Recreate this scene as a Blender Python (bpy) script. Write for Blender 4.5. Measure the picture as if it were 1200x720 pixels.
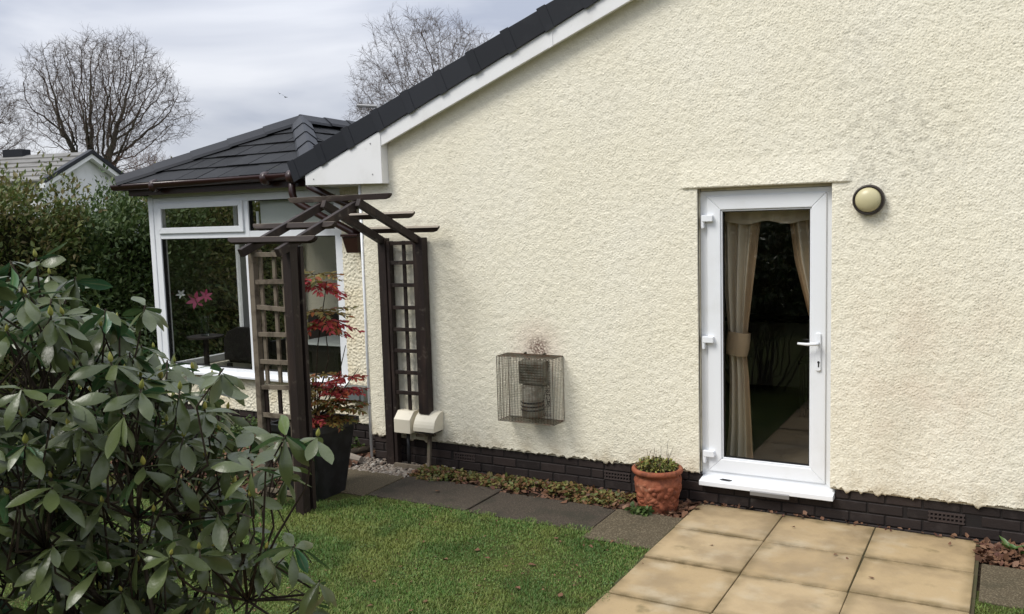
import bpy, bmesh, math, random
import numpy as np
from mathutils import Vector, Matrix, Quaternion

random.seed(7); rng = np.random.default_rng(11)
S = bpy.context.scene
COL = S.collection
for o in list(bpy.data.objects): bpy.data.objects.remove(o)

# ------------------------------------------------------------------ camera
FPX = 1035.82
CAM = np.array([1.8995, -6.1717, 2.1041])
yaw, pit, rol = .5153, -.0988, -.0291
_f = np.array([-math.sin(yaw)*math.cos(pit), math.cos(yaw)*math.cos(pit), math.sin(pit)])
_r = np.array([math.cos(yaw), math.sin(yaw), 0.]); _u = np.cross(_r, _f)
CR = math.cos(rol)*_r+math.sin(rol)*_u; CU = -math.sin(rol)*_r+math.cos(rol)*_u; CF = _f
cam = bpy.data.cameras.new('camera'); camo = bpy.data.objects.new('camera', cam); COL.objects.link(camo)
cam.sensor_width = 36; cam.lens = FPX*36/1200; cam.clip_end = 2000; cam.clip_start = .05
camo.matrix_world = Matrix(((CR[0], CU[0], -CF[0], CAM[0]), (CR[1], CU[1], -CF[1], CAM[1]), (CR[2], CU[2], -CF[2], CAM[2]), (0, 0, 0, 1)))
S.camera = camo
def ray(x, y): return CF+(x-600)/FPX*CR-(y-360)/FPX*CU
def at_depth(x, y, k): return CAM+k*ray(x, y)
def at_y(x, y, Y): d = ray(x, y); return CAM+(Y-CAM[1])/d[1]*d
def at_z(x, y, Z): d = ray(x, y); return CAM+(Z-CAM[2])/d[2]*d

# ------------------------------------------------------------------ sky, sun, exposure
SUN_EL, SUN_AZ = math.radians(51), math.radians(214)     # azimuth clockwise from +Y: behind the camera, a little left
w = bpy.data.worlds.new('World'); S.world = w; w.use_nodes = True
nt = w.node_tree; nt.nodes.clear()
def N(t, typ, **k):
    n = t.nodes.new(typ)
    for a, v in k.items(): setattr(n, a, v)
    return n
sky = N(nt, 'ShaderNodeTexSky', sky_type='NISHITA'); sky.sun_disc = False
sky.sun_elevation = SUN_EL; sky.sun_rotation = SUN_AZ
b1 = N(nt, 'ShaderNodeBackground'); b1.inputs[1].default_value = .07; nt.links.new(sky.outputs[0], b1.inputs[0])
tc = N(nt, 'ShaderNodeTexCoord'); mp = N(nt, 'ShaderNodeMapping'); mp.inputs['Scale'].default_value = (1.5, 1.5, 4.6)
mp.inputs['Location'].default_value = (.9, .35, .2)
nt.links.new(tc.outputs['Generated'], mp.inputs[0])
n1 = N(nt, 'ShaderNodeTexNoise'); n1.inputs['Scale'].default_value = 1.7; n1.inputs['Detail'].default_value = 5; n1.inputs['Roughness'].default_value = .5; n1.inputs['Distortion'].default_value = .35
nt.links.new(mp.outputs[0], n1.inputs[0])
cr = N(nt, 'ShaderNodeValToRGB'); e = cr.color_ramp.elements
e[0].position = .38; e[0].color = (.25, .272, .33, 1); e[1].position = .64; e[1].color = (.475, .485, .515, 1)
nt.links.new(n1.outputs[0], cr.inputs[0])
# overcast sky: brighter towards the zenith all round
sx = N(nt, 'ShaderNodeSeparateXYZ'); nt.links.new(tc.outputs['Generated'], sx.inputs[0])
mr = N(nt, 'ShaderNodeMapRange'); mr.inputs[1].default_value = .1; mr.inputs[2].default_value = 1.; mr.inputs[3].default_value = .92; mr.inputs[4].default_value = 2.35
nt.links.new(sx.outputs[2], mr.inputs[0])
b2 = N(nt, 'ShaderNodeBackground'); nt.links.new(cr.outputs[0], b2.inputs[0]); nt.links.new(mr.outputs[0], b2.inputs[1])
mx = N(nt, 'ShaderNodeMixShader'); mx.inputs[0].default_value = .93
wo = N(nt, 'ShaderNodeOutputWorld')
nt.links.new(b1.outputs[0], mx.inputs[1]); nt.links.new(b2.outputs[0], mx.inputs[2]); nt.links.new(mx.outputs[0], wo.inputs[0])
sl = bpy.data.lights.new('sun', 'SUN'); sl.energy = 1.5; sl.angle = math.radians(26); sl.color = (1, .96, .89)
so = bpy.data.objects.new('sun', sl); COL.objects.link(so)
_d = Vector((math.sin(SUN_AZ)*math.cos(SUN_EL), math.cos(SUN_AZ)*math.cos(SUN_EL), math.sin(SUN_EL)))
so.rotation_euler = _d.to_track_quat('Z', 'Y').to_euler(); so.location = (0, -20, 25)
vs = S.view_settings; vs.view_transform = 'Standard'; vs.look = 'None'; vs.exposure = .90; vs.gamma = 1; vs.use_curve_mapping = False
S.render.engine = 'CYCLES'; S.cycles.max_bounces = 8; S.cycles.transparent_max_bounces = 24

# ------------------------------------------------------------------ materials
def hexc(r, g, b):
    return tuple(((v/255)/12.92 if v/255 <= .04045 else ((v/255+.055)/1.055)**2.4) for v in (r, g, b))
class M:
    """small wrapper building a principled material with world-position noise"""
    def __init__(s, name, base, rough=.6, spec=.3, metal=0):
        s.m = bpy.data.materials.new(name); s.m.use_nodes = True; s.t = s.m.node_tree
        s.b = s.t.nodes['Principled BSDF']; s.b.inputs['Roughness'].default_value = rough
        s.b.inputs['Specular IOR Level'].default_value = spec; s.b.inputs['Metallic'].default_value = metal
        s.pos = N(s.t, 'ShaderNodeNewGeometry')
        rgb = N(s.t, 'ShaderNodeRGB'); rgb.outputs[0].default_value = (*base, 1); s.c = rgb.outputs[0]
        s.h = None; s.L = s.t.links.new; s.flush()
    def flush(s): s.L(s.c, s.b.inputs['Base Color'])
    def noise(s, scale, detail=3, rough=.55, stretch=None, dist=0, loc=None):
        n = N(s.t, 'ShaderNodeTexNoise'); n.inputs['Scale'].default_value = scale; n.inputs['Detail'].default_value = detail
        n.inputs['Roughness'].default_value = rough; n.inputs['Distortion'].default_value = dist
        src = s.pos.outputs['Position']
        if stretch or loc:
            m = N(s.t, 'ShaderNodeMapping'); m.inputs['Scale'].default_value = stretch or (1, 1, 1); m.inputs['Location'].default_value = loc or (0, 0, 0)
            s.L(src, m.inputs[0]); src = m.outputs[0]
        s.L(src, n.inputs[0]); return n.outputs[0]
    def ramp(s, fac, p0, p1, v0=0, v1=1):
        m = N(s.t, 'ShaderNodeMapRange'); m.interpolation_type = 'SMOOTHSTEP'
        m.inputs[1].default_value = p0; m.inputs[2].default_value = p1; m.inputs[3].default_value = v0; m.inputs[4].default_value = v1
        s.L(fac, m.inputs[0]); return m.outputs[0]
    def mul(s, a, b):
        m = N(s.t, 'ShaderNodeMath', operation='MULTIPLY'); s.L(a, m.inputs[0])
        if isinstance(b, (int, float)): m.inputs[1].default_value = b
        else: s.L(b, m.inputs[1])
        return m.outputs[0]
    def mix(s, fac, col, mode='MIX'):
        m = N(s.t, 'ShaderNodeMix', data_type='RGBA', blend_type=mode)
        if isinstance(fac, (int, float)): m.inputs[0].default_value = fac
        else: s.L(fac, m.inputs[0])
        s.L(s.c, m.inputs[6])
        if isinstance(col, tuple): m.inputs[7].default_value = (*col, 1)
        else: s.L(col, m.inputs[7])
        s.c = m.outputs[2]; s.flush(); return s
    def blotch(s, col, scale, p0=.4, p1=.65, amt=1., **k): return s.mix(s.mul(s.ramp(s.noise(scale, **k), p0, p1), amt), col)
    def objrand(s, col, amt=1.):
        o = N(s.t, 'ShaderNodeObjectInfo'); return s.mix(s.mul(o.outputs['Random'], amt), col)
    def island(s, cols, amt=1.):
        r = N(s.t, 'ShaderNodeValToRGB'); els = r.color_ramp.elements
        while len(els) < len(cols): els.new(.5)
        for i, c in enumerate(cols): els[i].position = i/(len(cols)-1); els[i].color = (*c, 1)
        s.L(s.pos.outputs['Random Per Island'], r.inputs[0]); return s.mix(amt, r.outputs[0])
    def sphere(s, p, r0, r1):
        v = N(s.t, 'ShaderNodeVectorMath', operation='DISTANCE'); v.inputs[1].default_value = p; s.L(s.pos.outputs['Position'], v.inputs[0])
        return s.ramp(v.outputs['Value'], r0, r1, 1, 0)
    def bump(s, h, strength=.5, dist=.005):
        b = N(s.t, 'ShaderNodeBump'); b.inputs['Strength'].default_value = strength; b.inputs['Distance'].default_value = dist
        s.L(h, b.inputs['Height']); s.h and s.L(s.h, b.inputs['Normal']); s.h = b.outputs[0]; s.L(s.h, s.b.inputs['Normal']); return s
    def nb(s, scale, strength=.5, dist=.005, **k): return s.bump(s.noise(scale, **k), strength, dist)
    def trans(s, amt):
        # light passing through thin leaves
        t = N(s.t, 'ShaderNodeBsdfTranslucent'); s.L(s.c, t.inputs[0]); m = N(s.t, 'ShaderNodeMixShader'); m.inputs[0].default_value = amt
        s.L(s.b.outputs[0], m.inputs[1]); s.L(t.outputs[0], m.inputs[2]); s.L(m.outputs[0], s.t.nodes['Material Output'].inputs[0]); return s

def render_mat(name, extra=True):
    m = M(name, (.83, .782, .63), .88, .15)
    m.blotch((.85, .81, .68), 1.1, .35, .7, .7)
    m.blotch((.60, .55, .43), 26, .55, .78, .25, detail=5)
    m.blotch((.56, .51, .40), .8, .52, .8, .38, detail=6, stretch=(1.6, 1, .55))
    if extra:
        m.mix(m.mul(m.sphere((1.25, 0, 2.55), .08, .55), m.ramp(m.noise(22, 7), .40, .74, 0, .62)), (.40, .375, .30))
        m.mix(m.mul(m.sphere((.95, 0, 3.1), .02, .5), m.ramp(m.noise(20, 7), .42, .75, 0, .4)), (.44, .41, .335))
        m.mix(m.mul(m.ramp(m.noise(5.5, 7, stretch=(2.4, 1, .22)), .54, .8), .16), (.47, .45, .37))   # rain streaks
        m.mix(m.mul(m.sphere((1.5, 0, 1.05), .1, .95), m.ramp(m.noise(4, 5), .3, .75, 0, .4)), (.70, .57, .45))
        m.mix(m.mul(m.sphere((-1.36, 0, 1.07), .03, .15), m.ramp(m.noise(60, 4), .36, .58, 0, 1)), (.06, .045, .035))
        m.mix(m.mul(m.sphere((-1.37, 0, 1.10), .05, .32), .32), (.50, .33, .26))
        # splash dirt near the base
        z = N(m.t, 'ShaderNodeSeparateXYZ'); m.L(m.pos.outputs['Position'], z.inputs[0])
        m.mix(m.mul(m.ramp(z.outputs[2], .22, .42, 1, 0), m.ramp(m.noise(7, 5), .35, .7, 0, .55)), (.46, .38, .25))
    return m
wall_m = render_mat('roughcast_render'); wall_m.nb(120, .5, .005, detail=2)
wall_m2 = render_mat('roughcast_plain', False); wall_m2.nb(75, 1., .02, detail=2).nb(160, .5, .004)
reveal_m = M('smooth_render', (.60, .55, .42), .85, .2).blotch((.45, .41, .31), 9).nb(60, .4, .004)
brick_m = M('brown_brick', (.017, .0125, .0115), .72, .3).objrand((.034, .024, .021)).blotch((.05, .04, .036), 12, .5, .8, .6, detail=5).blotch((.11, .11, .10), 5, .66, .8, .5, detail=6).nb(90, .5, .003)
vent_m = M('clay_vent', (.05, .036, .032), .75).blotch((.05, .038, .034), 20)
mortar_m = M('dark_mortar', (.018, .015, .014), .9).nb(80, .5, .003)
upvc_m = M('white_upvc', (.80, .82, .84), .28, .45).blotch((.70, .71, .70), 6, .5, .8, .4)
white_m = M('white_paint_board', (.78, .78, .77), .4, .4).blotch((.62, .61, .57), 3, .5, .8, .5, detail=6).blotch((.40, .39, .36), 9, .66, .82, .35, detail=6)
seal_m = M('black_seal', (.012, .012, .012), .5)
slate_m = M('black_tile', (.008, .0085, .0095), .62, .16).objrand((.019, .020, .022)).blotch((.036, .037, .037), 14, .5, .8, .5, detail=7).blotch((.03, .033, .018), 5, .62, .8, .5, detail=7).nb(120, .35, .002)
verge_m = M('verge_cap', (.011, .0125, .016), .5, .25).objrand((.021, .023, .028)).blotch((.04, .042, .046), 6, .55, .8, .4, detail=6)
gutter_m = M('brown_plastic', (.030, .012, .010), .3, .5).blotch((.05, .026, .02), 14, .5, .8, .5)
dwood_m = M('dark_stained_wood', (.020, .013, .011), .6, .3).blotch((.045, .029, .022), 11, .45, .72, .8, stretch=(1, 1, .2), detail=7).blotch((.008, .006, .006), 26, .58, .7, .7, stretch=(1, 1, .1), detail=4).blotch((.14, .12, .095), 14, .6, .78, .55, detail=6).nb(120, .5, .003, stretch=(1, 1, .2))
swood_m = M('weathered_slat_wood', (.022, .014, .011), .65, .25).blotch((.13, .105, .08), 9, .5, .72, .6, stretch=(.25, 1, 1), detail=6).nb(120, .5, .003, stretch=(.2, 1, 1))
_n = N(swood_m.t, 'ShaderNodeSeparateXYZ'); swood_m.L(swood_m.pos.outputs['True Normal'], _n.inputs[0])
swood_m.mix(swood_m.mul(swood_m.ramp(_n.outputs[2], .5, .8), .85), (.30, .26, .21))   # upward faces mixed to pale grey
gwood_m = M('grey_weathered_wood', (.16, .132, .098), .8, .2).blotch((.06, .045, .033), 13, .45, .70, .8, detail=6).blotch((.10, .12, .07), 7, .6, .75, .5).nb(130, .6, .003)
slabs_m = M('sandstone_slab', (.375, .275, .150), .5, .4).objrand((.43, .325, .19), .9)
slabs_m.blotch((.27, .20, .115), 2.6, .42, .68, .9, detail=5).blotch((.46, .395, .285), 3.4, .50, .74, .6, detail=5, loc=(3, 1, 0)).blotch((.17, .135, .065), 4.4, .60, .74, .75, detail=7, loc=(7, 2, 0)).blotch((.14, .10, .05), 30, .68, .76, .5, detail=3).nb(9, .5, .012, detail=6).nb(110, .3, .002)
_tc = N(slabs_m.t, 'ShaderNodeTexCoord'); _ab = N(slabs_m.t, 'ShaderNodeVectorMath', operation='ABSOLUTE'); slabs_m.L(_tc.outputs['Object'], _ab.inputs[0])
_sp = N(slabs_m.t, 'ShaderNodeSeparateXYZ'); slabs_m.L(_ab.outputs[0], _sp.inputs[0])
for _o, _e, _a in ((0, .296, .55), (1, .283, .9)):      # algae and grime creeping in from the joints
    slabs_m.mix(slabs_m.mul(slabs_m.ramp(_sp.outputs[_o], _e-.075, _e), slabs_m.ramp(slabs_m.noise(5.5, 6, loc=(_o*5, 3, 0)), .36, .64, .15, _a)), (.13, .095, .042))
joint_m = M('mossy_joint', (.06, .05, .026), .9).blotch((.05, .05, .02), 20)
path_m = M('aggregate_slab', (.034, .027, .021), .75, .25).objrand((.052, .042, .032)).blotch((.12, .098, .07), 110, .50, .66, .8, detail=2).blotch((.026, .026, .018), 4, .5, .7, .6, detail=6).nb(170, .7, .004, detail=2)
path2_m = M('brown_aggregate_slab', (.075, .06, .038), .8, .2).blotch((.18, .15, .10), 100, .48, .66, .85, detail=2).blotch((.05, .045, .028), 4, .5, .7, .6, detail=6).nb(170, .7, .004, detail=2)
terra_m = M('terracotta', (.26, .082, .042), .75, .2).blotch((.34, .13, .07), 12, .45, .7, .7, detail=5).blotch((.12, .042, .026), 20, .48, .72, .8, detail=5).blotch((.50, .33, .22), 9, .62, .78, .4, detail=6).nb(80, .5, .004)
soil_m = M('soil', (.028, .020, .014), .95, .1).blotch((.06, .045, .03), 30).nb(60, 1, .02)
lawn_m = M('lawn_base', (.07, .085, .025), .95, .1).blotch((.055, .045, .022), 9, .45, .7, .7, detail=5).nb(70, 1, .02)
ground_m = M('grass_far', (.045, .065, .022), .95, .1).blotch((.06, .06, .03), .4, detail=6)
grass_m = M('grass_blade', (.06, .10, .02), .55, .3).island([(.05, .125, .02), (.09, .185, .032), (.14, .24, .05), (.25, .27, .09), (.06, .15, .025)]).blotch((.22, .235, .055), 1.6, .42, .66, .65, detail=4).blotch((.05, .115, .022), 2.6, .48, .68, .7, loc=(4, 4, 0)).blotch((.12, .085, .045), 5, .62, .75, .6, detail=6).trans(.25)
gravel_m = M('gravel', (.2, .18, .15), .8, .2).island([(.10, .085, .07), (.19, .16, .13), (.27, .24, .20), (.14, .10, .075), (.34, .32, .28)])
litter_m = M('dead_leaf', (.10, .05, .03), .7, .25).island([(.05, .025, .016), (.11, .055, .03), (.17, .09, .05), (.075, .03, .022), (.22, .13, .08)])
cover_m = M('ground_cover_leaf', (.1, .1, .03), .55, .3).island([(.06, .085, .02), (.12, .14, .035), (.20, .17, .05), (.15, .07, .03), (.075, .10, .03), (.20, .10, .045), (.08, .035, .02)]).trans(.2)
hedge_m = M('hedge_leaf', (.04, .07, .015), .5, .35).island([(.034, .062, .016), (.055, .094, .024), (.080, .122, .034), (.12, .155, .052)]).trans(.2)
hedge_l = M('hedge_leaf_olive', (.07, .09, .02), .5, .35).island([(.06, .09, .022), (.095, .13, .032), (.135, .165, .044), (.19, .185, .058), (.15, .115, .045), (.07, .105, .027)]).trans(.2)
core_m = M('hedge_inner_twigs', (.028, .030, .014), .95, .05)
rleaf = M('rhododendron_leaf', (.024, .078, .032), .31, .5).objrand((.056, .135, .060)).island([(.016, .056, .022), (.042, .112, .048), (.085, .16, .055), (.15, .17, .04)], .55).blotch((.022, .05, .022), 30, .5, .7, .4)
_a = N(rleaf.t, 'ShaderNodeAttribute'); _a.attribute_name = 'rib'
rleaf.mix(rleaf.mul(rleaf.ramp(_a.outputs['Fac'], .80, .97), .75), (.12, .15, .07))
_bf = N(rleaf.t, 'ShaderNodeMix', data_type='RGBA'); rleaf.L(rleaf.pos.outputs['Backfacing'], _bf.inputs[0]); rleaf.L(rleaf.c, _bf.inputs[6]); _bf.inputs[7].default_value = (.07, .09, .03, 1)
rleaf.c = _bf.outputs[2]; rleaf.flush(); rleaf.trans(.13); rleaf.nb(160, .25, .002).nb(14, .3, .012)
bud_m = M('bud', (.30, .27, .06), .5).objrand((.20, .22, .05))
stem_m = M('stem_bark', (.032, .024, .017), .85, .15).blotch((.09, .075, .05), 30, .5, .75, .7)
bark_m = M('tree_bark', (.055, .047, .038), .9, .1).blotch((.085, .08, .055), 1.2)
twig_m = M('tree_twig', (.095, .072, .058), .9, .1)
twig_r = M('red_twig', (.115, .065, .045), .9, .1)
red_m = M('red_leaf', (.25, .02, .03), .5, .35).island([(.32, .03, .045), (.46, .06, .07), (.27, .03, .03), (.46, .13, .05)]).trans(.3)
org_m = M('orange_green_leaf', (.2, .1, .03), .5, .35).island([(.32, .09, .03), (.17, .16, .04), (.26, .19, .05), (.12, .14, .04), (.28, .07, .03)]).trans(.3)
potb_m = M('black_plastic', (.010, .010, .011), .4, .4).blotch((.022, .022, .024), 10)
wire_m = M('rusty_wire', (.10, .095, .07), .5, .4, .4).blotch((.11, .06, .035), 20)
flue_m = M('flue_metal', (.20, .19, .15), .55, .4, .2).blotch((.10, .09, .065), 16)
cream_m = M('cream_plastic', (.70, .65, .52), .45, .4).blotch((.58, .52, .40), 12, .5, .8, .6)
greyp_m = M('grey_plastic', (.13, .145, .145), .5, .35)
lampr_m = M('dark_brown_lamp_ring', (.026, .019, .016), .4, .4)
dome_m = M('cream_diffuser', (.52, .47, .28), .32, .45)
curt_m = M('cream_curtain', (.66, .58, .46), .9, .1).nb(200, .2, .002)
curtb_m = M('tan_curtain_edge', (.42, .31, .20), .9, .1)
inw_m = M('interior_wall', (.30, .27, .22), .9)
dark_m = M('dark_interior', (.035, .028, .024), .8)
carpet_m = M('carpet', (.20, .17, .13), .95, .05).nb(150, .5, .005)
wicker_m = M('dark_wicker', (.016, .013, .011), .5, .4).nb(90, 1, .01, stretch=(1, 1, .3))
pale_m = M('pale_plain', (.66, .69, .66), .8)
pink_m = M('pink_petal', (.48, .06, .13), .5).island([(.66, .10, .22), (.72, .20, .32), (.60, .07, .18)])
wpet_m = M('white_petal', (.24, .26, .26), .5)
nwall_m = M('white_render', (.70, .70, .70), .8).blotch((.6, .6, .58), 1)
ntile_m = M('grey_concrete_tile', (.17, .165, .155), .7, .3).objrand((.20, .195, .18)).blotch((.10, .095, .085), 2, .45, .7, .6, detail=6)
bird_m = M('dark_feathers', (.02, .02, .02), .7)
lead_m = M('grey_metal', (.25, .25, .25), .5, .4, .5)
def glass_mat(name, k=1.0, tint=(.93, .935, .925)):
    m = bpy.data.materials.new(name); m.use_nodes = True; t = m.node_tree; t.nodes.clear()
    lw = N(t, 'ShaderNodeLayerWeight'); lw.inputs[0].default_value = .5      # Schlick reflectance of one glass face
    pw = N(t, 'ShaderNodeMath', operation='POWER'); pw.inputs[1].default_value = 5; t.links.new(lw.outputs['Facing'], pw.inputs[0])
    mu = N(t, 'ShaderNodeMath', operation='MULTIPLY_ADD'); mu.inputs[1].default_value = .96*k; mu.inputs[2].default_value = .04*k; t.links.new(pw.outputs[0], mu.inputs[0])
    a = N(t, 'ShaderNodeBsdfTransparent'); a.inputs[0].default_value = (*tint, 1)
    g = N(t, 'ShaderNodeBsdfGlossy'); g.inputs['Roughness'].default_value = .0
    x = N(t, 'ShaderNodeMixShader'); o = N(t, 'ShaderNodeOutputMaterial')
    t.links.new(mu.outputs[0], x.inputs[0]); t.links.new(a.outputs[0], x.inputs[1]); t.links.new(g.outputs[0], x.inputs[2]); t.links.new(x.outputs[0], o.inputs[0])
    class G: pass
    q = G(); q.m = m; return q
glass_m = glass_mat('window_glass', 1.0)
vase_m = glass_mat('vase_glass', 1.5, (.8, .85, .85))

# ------------------------------------------------------------------ geometry helpers
class MB:
    def __init__(s): s.v = []; s.f = []
    def add(s, v, f):
        o = len(s.v); s.v += [tuple(p) for p in v]; s.f += [tuple(i+o for i in q) for q in f]; return s
    def box(s, x0, x1, y0, y1, z0, z1):
        return s.add([(x0, y0, z0), (x1, y0, z0), (x1, y1, z0), (x0, y1, z0), (x0, y0, z1), (x1, y0, z1), (x1, y1, z1), (x0, y1, z1)],
                     [(0, 3, 2, 1), (4, 5, 6, 7), (0, 1, 5, 4), (1, 2, 6, 5), (2, 3, 7, 6), (3, 0, 4, 7)])
    def prism(s, poly, axis, a, b):
        """poly: 2D points; axis 'x','y','z': extrusion axis from a to b"""
        n = len(poly)
        def P(p, t): return {'x': (t, p[0], p[1]), 'y': (p[0], t, p[1]), 'z': (p[0], p[1], t)}[axis]
        v = [P(p, a) for p in poly]+[P(p, b) for p in poly]
        return s.add(v, [tuple(range(n-1, -1, -1)), tuple(range(n, 2*n))]+[(i, (i+1) % n, n+(i+1) % n, n+i) for i in range(n)])
    def bar(s, p, q, wd, ht, up=(0, 0, 1)):
        p, q = Vector(p), Vector(q); d = (q-p).normalized(); up = Vector(up); r = d.cross(up).normalized(); u = r.cross(d)
        v = []
        for c in (p, q):
            for a, b in ((-1, -1), (1, -1), (1, 1), (-1, 1)): v.append(c+r*a*wd/2+u*b*ht/2)
        return s.add(v, [(0, 1, 2, 3), (7, 6, 5, 4)]+[(i, 4+i, 4+(i+1) % 4, (i+1) % 4) for i in range(4)])
    def tube(s, pts, rad, n=8, cap=True):
        pts = [Vector(p) for p in pts]; rads = rad if isinstance(rad, (list, tuple)) else [rad]*len(pts)
        v = []; prev = None
        for i, p in enumerate(pts):
            d = (pts[min(i+1, len(pts)-1)]-pts[max(i-1, 0)]).normalized()
            if prev is None: prev = d.orthogonal().normalized()
            a = (prev-d*prev.dot(d)); a = a.normalized() if a.length > 1e-6 else d.orthogonal().normalized(); prev = a; b = d.cross(a)
            for k in range(n):
                t = 2*math.pi*k/n; v.append(p+(a*math.cos(t)+b*math.sin(t))*rads[i])
        f = [(i*n+k, i*n+(k+1) % n, (i+1)*n+(k+1) % n, (i+1)*n+k) for i in range(len(pts)-1) for k in range(n)]
        if cap: f += [tuple(range(n-1, -1, -1)), tuple((len(pts)-1)*n+k for k in range(n))]
        return s.add(v, f)
    def lathe(s, prof, n=40, c=(0, 0, 0), closed=False):
        v = [(c[0]+r*math.cos(2*math.pi*k/n), c[1]+r*math.sin(2*math.pi*k/n), c[2]+z) for r, z in prof for k in range(n)]
        return s.add(v, [(i*n+k, i*n+(k+1) % n, (i+1)*n+(k+1) % n, (i+1)*n+k) for i in range(len(prof)-1) for k in range(n)])
    def mesh(s, name, mat, smooth=False, bevel=0, seg=2):
        me = bpy.data.meshes.new(name); me.from_pydata(s.v, [], s.f)
        if bevel:
            bm = bmesh.new(); bm.from_mesh(me); bmesh.ops.recalc_face_normals(bm, faces=bm.faces)
            bmesh.ops.bevel(bm, geom=[e for e in bm.edges if e.is_manifold and e.calc_face_angle(0) > .4], offset=bevel, segments=seg, affect='EDGES', profile=.6, clamp_overlap=True)
            bm.to_mesh(me); bm.free()
        me.materials.append(mat.m)
        if smooth: me.polygons.foreach_set('use_smooth', [True]*len(me.polygons))
        me.update(); return me
    def build(s, name, mat, parent=None, smooth=False, bevel=0, seg=2):
        return link(name, s.mesh(name, mat, smooth, bevel, seg), parent)
def link(name, data, parent=None, mw=None):
    o = bpy.data.objects.new(name, data); COL.objects.link(o)
    if parent:
        o.parent = parent
        if mw is None: o.matrix_parent_inverse = PINV.get(parent.name) or parent_inv(parent)
        else: o.matrix_parent_inverse = PINV.get(parent.name) or parent_inv(parent)
    if mw is not None: o.matrix_basis = mw
    return o
PINV = {}
WM = {}
def parent_inv(p):
    m = Matrix.Translation(p.location) if p.name in WM else Matrix()
    PINV[p.name] = m.inverted(); return PINV[p.name]
def empty(name, loc, label, cat, group=None):
    o = bpy.data.objects.new(name, None); COL.objects.link(o); o.location = loc; o.empty_display_size = .1; WM[o.name] = 1
    return tag(o, label, cat, group)
def tag(o, label=None, cat=None, group=None, kind=None):
    if label: o['label'] = label
    if cat: o['category'] = cat
    if group: o['group'] = group
    if kind: o['kind'] = kind
    return o
def npmesh(name, verts, faces, mat, smooth=False):
    """faces: (n,k) int array"""
    me = bpy.data.meshes.new(name); k = faces.shape[1]
    me.vertices.add(len(verts)); me.vertices.foreach_set('co', np.ascontiguousarray(verts, np.float32).ravel())
    me.loops.add(faces.size); me.loops.foreach_set('vertex_index', np.ascontiguousarray(faces, np.int32).ravel())
    me.polygons.add(len(faces)); me.polygons.foreach_set('loop_start', np.arange(0, faces.size, k, dtype=np.int32))
    me.update(calc_edges=True); me.materials.append(mat.m)
    if smooth: me.polygons.foreach_set('use_smooth', np.ones(len(faces), bool))
    me.validate(); return me
def unit(a): return a/np.maximum(np.linalg.norm(a, axis=-1, keepdims=True), 1e-9)
def rdir(n): return unit(rng.normal(size=(n, 3)))
def leaf_cloud(name, P, D, Nn, L, W, mat, fold=.25, droop=.0):
    """diamond-shaped folded leaves: base, right, tip, left + mid rib"""
    D = unit(D); R = unit(np.cross(D, Nn)); U = np.cross(R, D); L = L[:, None]; W = W[:, None]
    n = len(P); v = np.empty((n, 6, 3))
    v[:, 0] = P; v[:, 1] = P+D*L*.35+R*W*.5+U*W*fold; v[:, 2] = P+D*L*.72+R*W*.36+U*W*fold*.7-U*L*droop*.5
    v[:, 3] = P+D*L-U*L*droop; v[:, 4] = P+D*L*.72-R*W*.36+U*W*fold*.7-U*L*droop*.5; v[:, 5] = P+D*L*.35-R*W*.5+U*W*fold
    f = np.array([[0, 1, 2, 3], [0, 3, 4, 5]])
    F = (np.arange(n)*6)[:, None, None]+f[None]
    return npmesh(name, v.reshape(-1, 3), F.reshape(-1, 4), mat)
def fftnoise(nz, nx, dz, dx, lo, hi, seed):
    r = np.random.default_rng(seed); a = np.fft.rfft2(r.normal(size=(nz, nx)))
    fz = np.fft.fftfreq(nz, dz)[:, None]; fx = np.fft.rfftfreq(nx, dx)[None]; q = np.sqrt(fz**2+fx**2)
    a *= np.exp(-(q*lo)**2)*(1-np.exp(-(q*hi)**2)); b = np.fft.irfft2(a, s=(nz, nx)); return b/b.std()

# ================================================================== GROUND
def sheet(name, pts, z, mat, th=.0):
    mb = MB(); n = len(pts)
    if th: mb.prism(pts, 'z', z-th, z)
    else: mb.add([(x, y, z) for x, y in pts], [tuple(range(n))])
    return tag(mb.build(name, mat), kind='structure')
sheet('ground', [(-400, -400), (400, -400), (400, 400), (-400, 400)], -.09, ground_m)
lx = np.linspace(-9, 5, 90); ly = np.linspace(-9, -.80, 70); X, Y = np.meshgrid(lx, ly)
Z = -.028+.012*np.sin(X*2.1+Y)*np.cos(Y*1.7)-.0*X
Z += np.clip((-2.6-Y)*.035, 0, .5)*0
v = np.stack([X, Y, Z], -1).reshape(-1, 3); ii = np.arange(69*90).reshape(69, 90)[:, :-1]
F = np.stack([ii, ii+1, ii+91, ii+90], -1).reshape(-1, 4)
tag(link('lawn', npmesh('lawn', v, F, lawn_m, True)), kind='structure')
sheet('soil_border', [(-6.6, -1.2), (-3.2, -1.2), (-3.0, -.8), (3.5, -.8), (3.5, .5), (-6.6, .5)], -.034, soil_m)

# patio
patio = tag(MB().prism([(-.06, -5.9), (1.775, -5.9), (1.775, -.02), (-.06, -.02)], 'z', -.06, -.012).build('patio', joint_m), kind='structure')
PX0, PA, PB, PY0 = -.0427, .6, .574, -.03
sm = MB().box(-PA/2+.0025, PA/2-.0025, -PB/2+.006, PB/2-.006, -.045, 0)
slab_meshes = []
for k in range(4):
    me = sm.mesh('slab', slabs_m, bevel=.007); slab_meshes.append(me)
for j in range(10):
    for i in range(3):
        mw = Matrix.Translation((PX0+PA*(i+.5)+random.uniform(-.004, .004), PY0-PB*(j+.5)+random.uniform(-.004, .004), random.uniform(-.005, .005))) @ Matrix.Rotation(random.uniform(-.014, .010), 4, 'X') @ Matrix.Rotation(random.uniform(-.008, .008), 4, 'Y') @ Matrix.Rotation(random.uniform(-.004, .004), 4, 'Z')
        link('paving_slab', slab_meshes[(i+j) % 4], patio, mw)
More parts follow.
